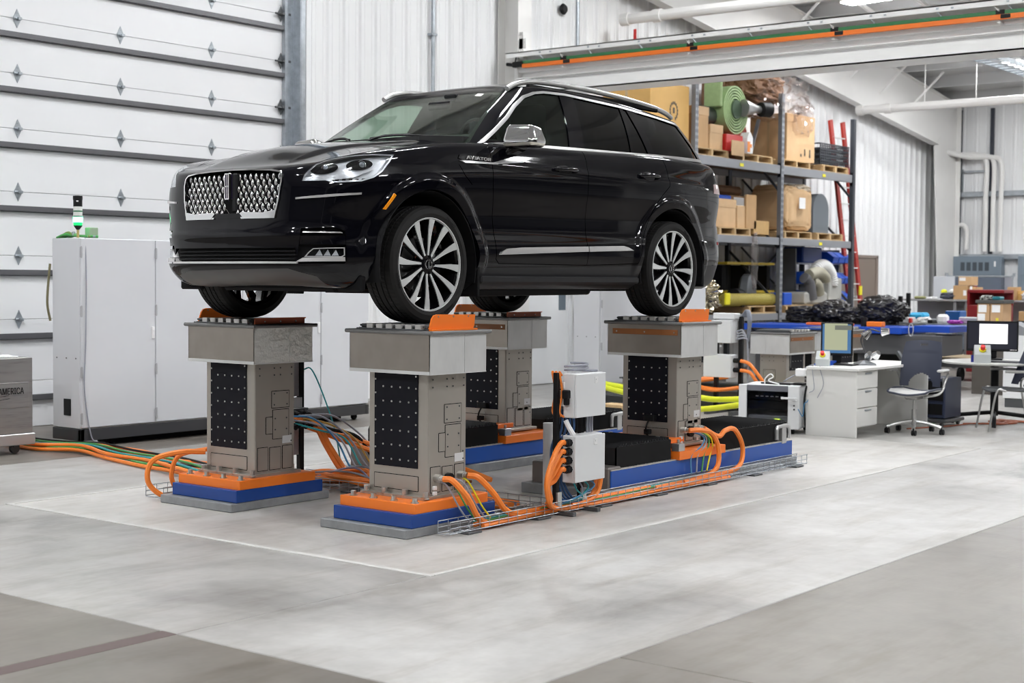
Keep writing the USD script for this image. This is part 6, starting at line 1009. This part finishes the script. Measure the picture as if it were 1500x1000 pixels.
estop((9.14, -1.27, .73), .45, 'pale grey button box with red stop button on the round table', 1.25); solo('keyboard', bx(9.28, -1.62, .73, 9.46, -1.18, .75, .005), mat('key_grey', (.10, .10, .11), .5), 'dark grey keyboard on the round table', 'keyboard'); solo('mug', lathe([(0, 0), (.03, 0), (.03, .08), (.026, .08), (.026, .01), (0, .01)], 16, (9.22, -1.14, .73)), mat('mug_blue', (.02, .03, .25), .3), 'small dark blue cup beside the button box', 'cup', 40)
sc = grp('side_chair', 'silver-legged side chair with navy perforated back at the right edge', 'chair', (9.02, -1.62, 0), 2.2)
part(sc, 'seat', sheet(lambda u, v: (.23*u, .23*v, .45+.02*v*v-.02*max(0, u)**2+.012*u), 11, 11, .018), mat('chair_seat_dark', (.10, .105, .11), .55), 30)
part(sc, 'backrest', sheet(lambda u, v: (-.22-.07*u+.05*v*v, .225*v*(1-.1*max(0, u)**2), .70+.20*u), 25, 25, .012, lambda u, v: not (u < -.5 and abs(v) < .5*math.sqrt(max(0, 1-((u+1)/.5)**2)))), NAVY, 30); part(sc, 'back_holes', J(*[cb(-.22-.07*(.1*r-.2)+.05*(c*.14)**2+.006, .0315*c, .70+.20*(.1*r-.2), .006, .012, .007) for r in range(7) for c in range(-5, 6)]), mat('slot_pale', (.5, .5, .55), .6), kind='stuff')
for s in (-1, 1): part(sc, 'leg', tb([(.28, s*.25, .0), (.20, s*.235, .43), (.1, s*.235, .45)], .012, 8), ALU, 40); part(sc, 'leg', tb([(-.30, s*.25, 0), (-.21, s*.24, .45), (-.22, s*.24, .56)], .012, 8), ALU, 40); part(sc, 'armrest', tb([(-.23, s*.24, .55), (-.24, s*.265, .63), (-.15, s*.28, .66), (.12, s*.28, .665)], .016, 8), ALU, 40)
for k in range(7): cable([(9.3+.06*k, -1.0-.05*k, .012), (9.5, -1.25-.06*(k % 3), .015), (9.75+.04*k, -1.45+.03*k, .012), (10.0, -1.3-.07*k, .015), (9.7+.05*k, -1.15, .02)], .009, mat('rust_cable', (.45, .12, .05), .5), ORD[k]+' rust red cable in the heap under the round table')
cable([(8.3, -.75, .01), (8.7, -.9, .01), (9.0, -1.0, .01), (9.4, -1.1, .015)], .007, mat('rust_cable', (.45, .12, .05), .5), 'rust red cable crossing the floor from the desk to the round table'); cable([(8.95, -.6, .01), (9.3, -.75, .01), (9.6, -.85, .01)], .007, GREENC, 'thin green cable on the floor behind the office chair')
# blue beam bench, bags and clutter
bn = grp('beam_bench', 'long bench with a blue beam front and dark steel frame behind the desks', 'bench', (0, 0, 0)); BB = mat('beam_blue', (.006, .06, .42), .35)
part(bn, 'blue_beam', bx(13.5, 1.58, .86, 14.5, 4.3, .955, .005), BB); part(bn, 'blue_beam', bx(13.75, .95, .89, 14.5, 1.50, .985, .005), BB); part(bn, 'dark_beam', bx(13.6, 1.0, .55, 14.4, 4.2, .85, .01), mat('frame_grey', (.075, .075, .08), .45)); part(bn, 'under_shelf', bx(14.4, .9, .45, 15.4, 1.9, .50), mat('shelf_tan', (.42, .32, .2), .7))
for y in (1.15, 2.15, 3.9): part(bn, 'bench_leg', bx(13.7, y, 0, 13.95, y+.22, .86, .006), mat('frame_grey', (.075, .075, .08), .45))
part(bn, 'foot_beam', bx(13.2, 1.0, .04, 13.4, 1.95, .19, .008), mat('foot_dark', (.05, .05, .045), .5)); part(bn, 'foot_pad', bx(13.15, .98, 0, 13.45, 1.15, .05), DARKSTEEL); part(bn, 'diagonal_brace', bar((13.3, 1.25, .19), (13.45, 1.62, .60), .05, .05), DARKSTEEL)
BAG = mat('bag_black', (.018, .017, .018), .32)
for i, (y, z, a, b, c, l) in enumerate(((3.85, 1.08, .3, .34, .17, 'leftmost black rubbish bag heaped on the crates'), (3.38, 1.13, .32, .36, .22, 'second black rubbish bag from the left on the crates'), (2.95, 1.07, .3, .28, .15, 'third black rubbish bag from the left on the crates'), (2.52, 1.15, .34, .42, .25, 'rightmost and tallest black rubbish bag on the crates'))): solo('rubbish_bag', crumple(14.9, y, z, a, b, c, 20+i, 5, .32, 1.5, .95), BAG, l, 'bag', 20)
solo('bag_platform', bx(14.56, 2.0, .0, 15.4, 4.28, .96), mat('crate_dark', (.03, .03, .03), .6), 'dark crate row under the rubbish bags', 'crate')
solo('orange_bar', bx(13.62, 2.45, .955, 13.75, 3.2, .995, .008), mat('orange_red', (.80, .16, .05), .45), 'long orange-red bar on the bench left of the black jar', 'bar'); solo('orange_bar', bx(13.62, 1.95, .955, 13.75, 2.20, 1.03, .008), ORANGE, 'short orange bar on the bench right of the black jar', 'bar'); solo('jar', lathe([(0, 0), (.05, 0), (.05, .1), (.045, .12), (.045, .14), (0, .14)], 20, (13.7, 2.27, .955)), BLACK, 'black jar on the bench between the orange bars', 'jar', 40)
wt = grp('work_table', 'grey steel work table full of parts behind the blue beam', 'table', (0, 0, 0)); part(wt, 'table_top', bx(15.5, 1.1, .93, 16.4, 2.7, .97), GALV)
for y in (1.15, 2.6): part(wt, 'table_leg', bx(15.55, y, 0, 15.6, y+.05, .93), GALV); part(wt, 'table_leg', bx(16.3, y, 0, 16.35, y+.05, .93), GALV)
def box2(name, x, y0, y1, z0, z1, m, lab, cat, d=.3, c=.012): return solo(name, bx(x, y0, z0, x+d, y1, z1, c), m, lab, cat)
PALEG = mat('pale_part', (.55, .56, .56), .4)
box2('grey_casing', 15.55, 2.36, 2.62, .97, 1.06, PALEG, 'pale grey casing at the left end of the work table', 'casing'); solo('white_bag', crumple(15.75, 2.18, 1.0, .15, .12, .07, 31, 3, .3), mat('white_bag', (.7, .7, .68), .5), 'crumpled white bag on the work table', 'bag', 30); box2('white_part', 15.6, 1.76, 1.92, .97, 1.12, LABEL, 'white plastic part in the middle of the work table', 'part', .2, .04)
solo('purple_cloth', crumple(15.6, 1.6, 1.0, .12, .12, .035, 33, 3, .3), mat('purple', (.35, .03, .40), .5), 'small purple cloth on the work table', 'cloth', 30); box2('steel_profile', 15.7, 1.22, 1.58, .97, 1.08, mat('alu_profile', (.6, .61, .62), .35, .8), 'aluminium profile at the right end of the work table', 'profile'); box2('red_clamp', 15.55, 2.32, 2.36, .97, 1.05, RED, 'red clamp between the casing and the white bag', 'clamp', .1); box2('dark_tool', 15.6, 1.98, 2.06, .97, 1.03, BLACK, 'black tool on the work table', 'tool', .25)
rg = np.array([(13.48, 1.43+.035*math.cos(t), .93+.09*math.sin(t)) for t in np.linspace(0, 2*np.pi, 25)]); solo('cable_ring', tb(rg, .008, 6, 0), mat('ring_grey', (.4, .4, .42), .4), 'grey cable ring hanging over the gap in the blue beam', 'ring', 40)
wb_ = grp('workbench', 'tall grey workbench with cluttered top near the far corner', 'workbench', (0, 0, 0)); part(wb_, 'bench_top', bx(19.95, 1.9, 1.27, 20.8, 4.47, 1.305, .004), mat('bench_grey', (.30, .30, .30), .5)); part(wb_, 'lower_shelf', bx(20.0, 1.95, .86, 20.75, 4.4, .89), mat('bench_grey', (.30, .30, .30), .5))
for y in (1.95, 3.08, 3.3, 4.40): part(wb_, 'bench_leg', bx(19.97, y, 0, 20.03, y+.06, 1.27), mat('bench_leg_grey', (.22, .22, .23), .5))
part(wb_, 'back_board', bx(20.75, 2.0, .9, 20.78, 4.4, 1.27), mat('board_white', (.7, .7, .7), .5))
for y, h, l in ((4.36, 1.36, 'left black post standing against the workbench'), (4.20, 1.42, 'right black post standing against the workbench')): solo('black_post', bx(19.80, y-.035, 0, 19.88, y+.035, h, .01), BLACK, l, 'post')
box2('green_roll', 20.1, 3.98, 4.21, 1.305, 1.36, mat('olive_roll', (.25, .25, .10), .6), 'olive roll at the left end of the workbench top', 'roll', .1, .025); box2('white_tray', 20.1, 3.84, 3.96, 1.305, 1.345, LABEL, 'white tray on the workbench top', 'tray'); solo('dark_bag', crumple(20.3, 3.58, 1.37, .15, .17, .07, 41, 3, .3), mat('bag_slate', (.06, .065, .09), .5), 'dark slate bag on the workbench top', 'bag', 30); solo('yellow_hat', lathe([(.06, 0), (.06, .03), (.04, .06), (0, .07)], 20, (20.25, 3.66, 1.43)), mat('cap_yellow', (.8, .8, .02), .5), 'bright yellow cap on the dark bag', 'cap', 40); solo('white_cloth', crumple(20.45, 3.5, 1.45, .12, .14, .05, 43, 3, .3), LABEL, 'crumpled white cloth behind the yellow cap', 'cloth', 30)
def cart2(x, y0, y1, z0, z1, lab, m=CARD, lb=None, d=.35):
    c = grp('cardboard_box', lab, 'box', (0, 0, 0)); part(c, 'box_body', bx(x, y0, z0, x+d, y1, z1, .006), m)
    for k, (a, b, e, f, mm) in enumerate(lb or []): part(c, 'paper_label' if mm is LABEL else 'sticker', bx(x-.004, a, b, x-.0005, e, f), mm)
    return c
cart2(20.2, 3.18, 3.46, 1.305, 1.57, 'wide carton on the workbench under the taller carton', CARD, [(3.2, 1.38, 3.26, 1.48, LABEL)]); cart2(20.25, 3.13, 3.38, 1.575, 1.74, 'carton stacked on top of the wide carton', CARD2, [(3.24, 1.66, 3.36, 1.72, LABEL)]); cart2(20.2, 3.01, 3.15, 1.305, 1.54, 'narrow carton right of the stacked cartons', CARD, [(3.09, 1.46, 3.13, 1.56, LABEL)])
cart2(20.2, 2.28, 2.42, 1.305, 1.55, 'plain carton on the right end of the workbench', CARD); cart2(20.35, 2.15, 2.28, 1.305, 1.48, 'yellowish carton behind the plain one', CARDY); solo('grey_bag', crumple(20.3, 2.05, 1.38, .15, .12, .09, 44, 3, .35), mat('bag_silver', (.45, .46, .48), .4), 'grey crumpled bag at the right end of the workbench', 'bag', 30)
rc_ = grp('red_cabinet', 'red tool cabinet standing behind the two tall cartons', 'cabinet', (0, 0, 0)); part(rc_, 'cabinet_body', bx(19.2, 2.12, 0, 19.7, 2.80, 1.22, .01), mat('cabinet_red', (.22, .012, .015), .4)); part(rc_, 'cabinet_lid', J(bx(19.2, 2.12, 1.44, 19.7, 2.80, 1.50, .008), bx(19.66, 2.12, 1.22, 19.7, 2.8, 1.46), bx(19.2, 2.76, 1.22, 19.7, 2.80, 1.46)), mat('cabinet_red', (.22, .012, .015), .4))
CL = mat('carton_tall', (.52, .33, .18), .7); ylw = mat('sticker_yellow', (.75, .65, .05), .5)
pk = solo('pack_stand', bx(14.0, .20, 0, 14.5, .70, .80), mat('stand_dark', (.08, .07, .06), .6), 'dark stand under the two tall cartons', 'stand')
cart2(14.0, .455, .64, .80, 1.33, 'left of two tall cartons with two white labels and a yellow sticker', CL, [(.50, 1.20, .62, 1.31, LABEL), (.52, 1.08, .63, 1.18, LABEL), (.56, 1.03, .60, 1.065, ylw)]); cart2(14.0, .26, .445, .80, 1.33, 'right of two tall cartons with one white label and a yellow sticker', CL, [(.30, 1.20, .42, 1.31, LABEL), (.32, 1.06, .36, 1.12, ylw)])
solo('card_lid', bx(13.98, .24, 1.33, 14.4, .66, 1.38, .004), mat('lid_dark', (.07, .07, .065), .6), 'dark tray lid on the two tall cartons', 'lid'); box2('teal_parts', 14.05, .33, .44, 1.38, 1.43, mat('teal_box', (.01, .16, .20), .5), 'teal box in the tray on the tall cartons', 'box', .2); solo('parts_heap', crumple(14.15, .55, 1.41, .12, .09, .04, 46, 3, .4), mat('heap_grey', (.32, .32, .30), .5), 'heap of grey parts in the tray on the tall cartons', 'parts', 20)
box2('blue_cloth', 17.0, 2.71, 2.98, 1.0, 1.11, mat('cyan_cloth', (.03, .40, .70), .5), 'light blue cloth on the shelf behind the work table', 'cloth', .3, .04); box2('blue_box', 17.0, 2.07, 2.33, .99, 1.15, mat('box_blue', (.01, .09, .32), .45), 'dark blue box behind the work table', 'box'); sw_ = grp('side_bench', 'low grey side bench behind the work table', 'bench', (0, 0, 0)); part(sw_, 'bench_board', bx(16.9, 1.5, .95, 17.6, 3.2, .99), GALV); part(sw_, 'bench_leg', J(bx(16.95, 1.55, 0, 17.0, 1.6, .95)), GALV); part(sw_, 'bench_leg', J(bx(16.95, 3.1, 0, 17.0, 3.15, .95)), GALV)
for k, (y, m, l) in enumerate(((3.1, CARD, 'brown folder'), (3.0, LABEL, 'white folder'), (2.9, CARDY, 'tan folder'))): solo('folder', mv(bx(-.03, -.05, 0, .2, .05, .30), (19.95, y, .89), rx=.25), m, l+' leaning under the workbench top', 'folder')
fs = grp('flat_shelf', 'dark shelf with cartons at the far right edge', 'shelf', (0, 0, 0)); part(fs, 'shelf_board', bx(15.0, -.3, .83, 15.6, .60, .87), mat('frame_grey', (.075, .075, .08), .45)); part(fs, 'shelf_board', bx(15.0, -.3, 1.03, 15.6, .40, 1.06), mat('frame_grey', (.075, .075, .08), .45)); part(fs, 'shelf_post', bx(15.0, .35, 0, 15.05, .40, 1.06), DARKSTEEL); part(fs, 'shelf_post', bx(15.0, -.3, 0, 15.05, -.25, 1.06), DARKSTEEL)
cart2(14.95, .42, .60, .87, .99, 'small open carton at the right of the tall cartons', CARD2, None, .25); cart2(15.0, -.2, .38, 1.06, 1.20, 'flat brown carton on the far right shelf', CARD, None, .4); cart2(15.0, -.3, .05, .87, 1.0, 'low carton on the lower far right shelf', CARD, None, .4)
wc_ = grp('white_cabinet', 'white low cabinet at the right edge behind the round table', 'cabinet', (0, 0, 0)); part(wc_, 'cabinet_body', bx(12.0, -1.3, .12, 12.6, -.48, .95, .006), WHITE); part(wc_, 'cabinet_plinth', bx(12.03, -1.28, 0, 12.57, -.5, .12), DARKSTEEL); solo('ring_binder', J(ext([(-.75, .95), (-.5, .95), (-.5, 1.10), (-.6, 1.12), (-.75, 1.05)], 12.0, 12.3, 'x')), mat('binder_grey', (.3, .31, .33), .4, .4), 'grey angular fixture on the white cabinet at the right edge', 'fixture')
tr = grp('dolly', 'dark wheeled dolly under the far benches', 'dolly', (17.0, 1.75, 0)); part(tr, 'dolly_deck', bx(-.4, -.55, .22, .4, .75, .34, .01), mat('dolly_grey', (.16, .16, .17), .5)); 
for y in (-.45, .15, .65): part(tr, 'wheel', cy((-.35, y-.03, .11), (-.35, y+.03, .11), .11, n=18), BLACKM, 40)
# switchgear, whiteboards
SG = mat('switchgear_grey', (.185, .23, .275), .45)
def gear(y0, y1, lab):
    s = grp('switchgear', lab, 'electrical panel', (0, 0, 0)); part(s, 'cabinet_body', bx(XE-.32, y0, .05, XE-.06, y1, 2.24, .01), SG); part(s, 'cabinet_door', bx(XE-.335, y0+.06, .15, XE-.32, y1-.06, 1.72, .004), SG); part(s, 'louvre_panel', bx(XE-.33, y0+.06, 1.80, XE-.32, y1-.06, 2.2, .003), SG)
    for k in range(5): part(s, 'louvre', bx(XE-.335, y0+.28+k*.145, 1.90, XE-.328, y0+.38+k*.145, 2.1), mat('louvre_dark', (.06, .075, .09), .5))
    part(s, 'warning_sign', J(bx(XE-.342, (y0+y1)/2-.05, 1.55, XE-.336, (y0+y1)/2+.05, 1.68)), LABEL); part(s, 'warning_sign', bx(XE-.342, (y0+y1)/2-.05, 1.42, XE-.336, (y0+y1)/2+.05, 1.545), mat('sign_red', (.65, .05, .04), .5)); part(s, 'name_plate', bx(XE-.338, y0+.12, 2.0, XE-.33, y0+.16, 2.12), LABEL)
gear(4.97, 6.16, 'grey switchgear cabinet under the three conduits'); gear(3.3, 4.58, 'grey switchgear cabinet at the right edge of the picture')
gp_ = grp('rolling_screen', 'translucent framed screen in front of the switchgear', 'screen', (25.6, 0, 0)); fr_ = tb([(0, 5.72, 0), (0, 5.72, 1.70), (0, 5.68, 1.76), (0, 4.30, 1.76), (0, 4.24, 1.70), (0, 4.24, 0)], .02, 8, 4); part(gp_, 'screen_frame', fr_, GALV, 40); part(gp_, 'screen_sheet', bx(-.004, 4.26, .4, .004, 5.70, 1.74), pane('frosted_sheet', (.80, .80, .84), 1.5, .25)); part(gp_, 'screen_foot', J(bx(-.3, 4.22, 0, .3, 4.27, .04), bx(-.3, 5.70, 0, .3, 5.75, .04)), GALV)
solo('whiteboard', bx(25.55, 5.55, 1.15, 25.585, 6.05, 1.76, .006), mat('board_pale', (.60, .62, .66), .4), 'pale board left of the translucent screen', 'board'); solo('board_stand', J(bx(25.56, 5.6, 0, 25.60, 5.64, 1.15), bx(25.56, 5.96, 0, 25.60, 6.0, 1.15)), GALV, 'pair of thin legs under the pale board', 'stand')
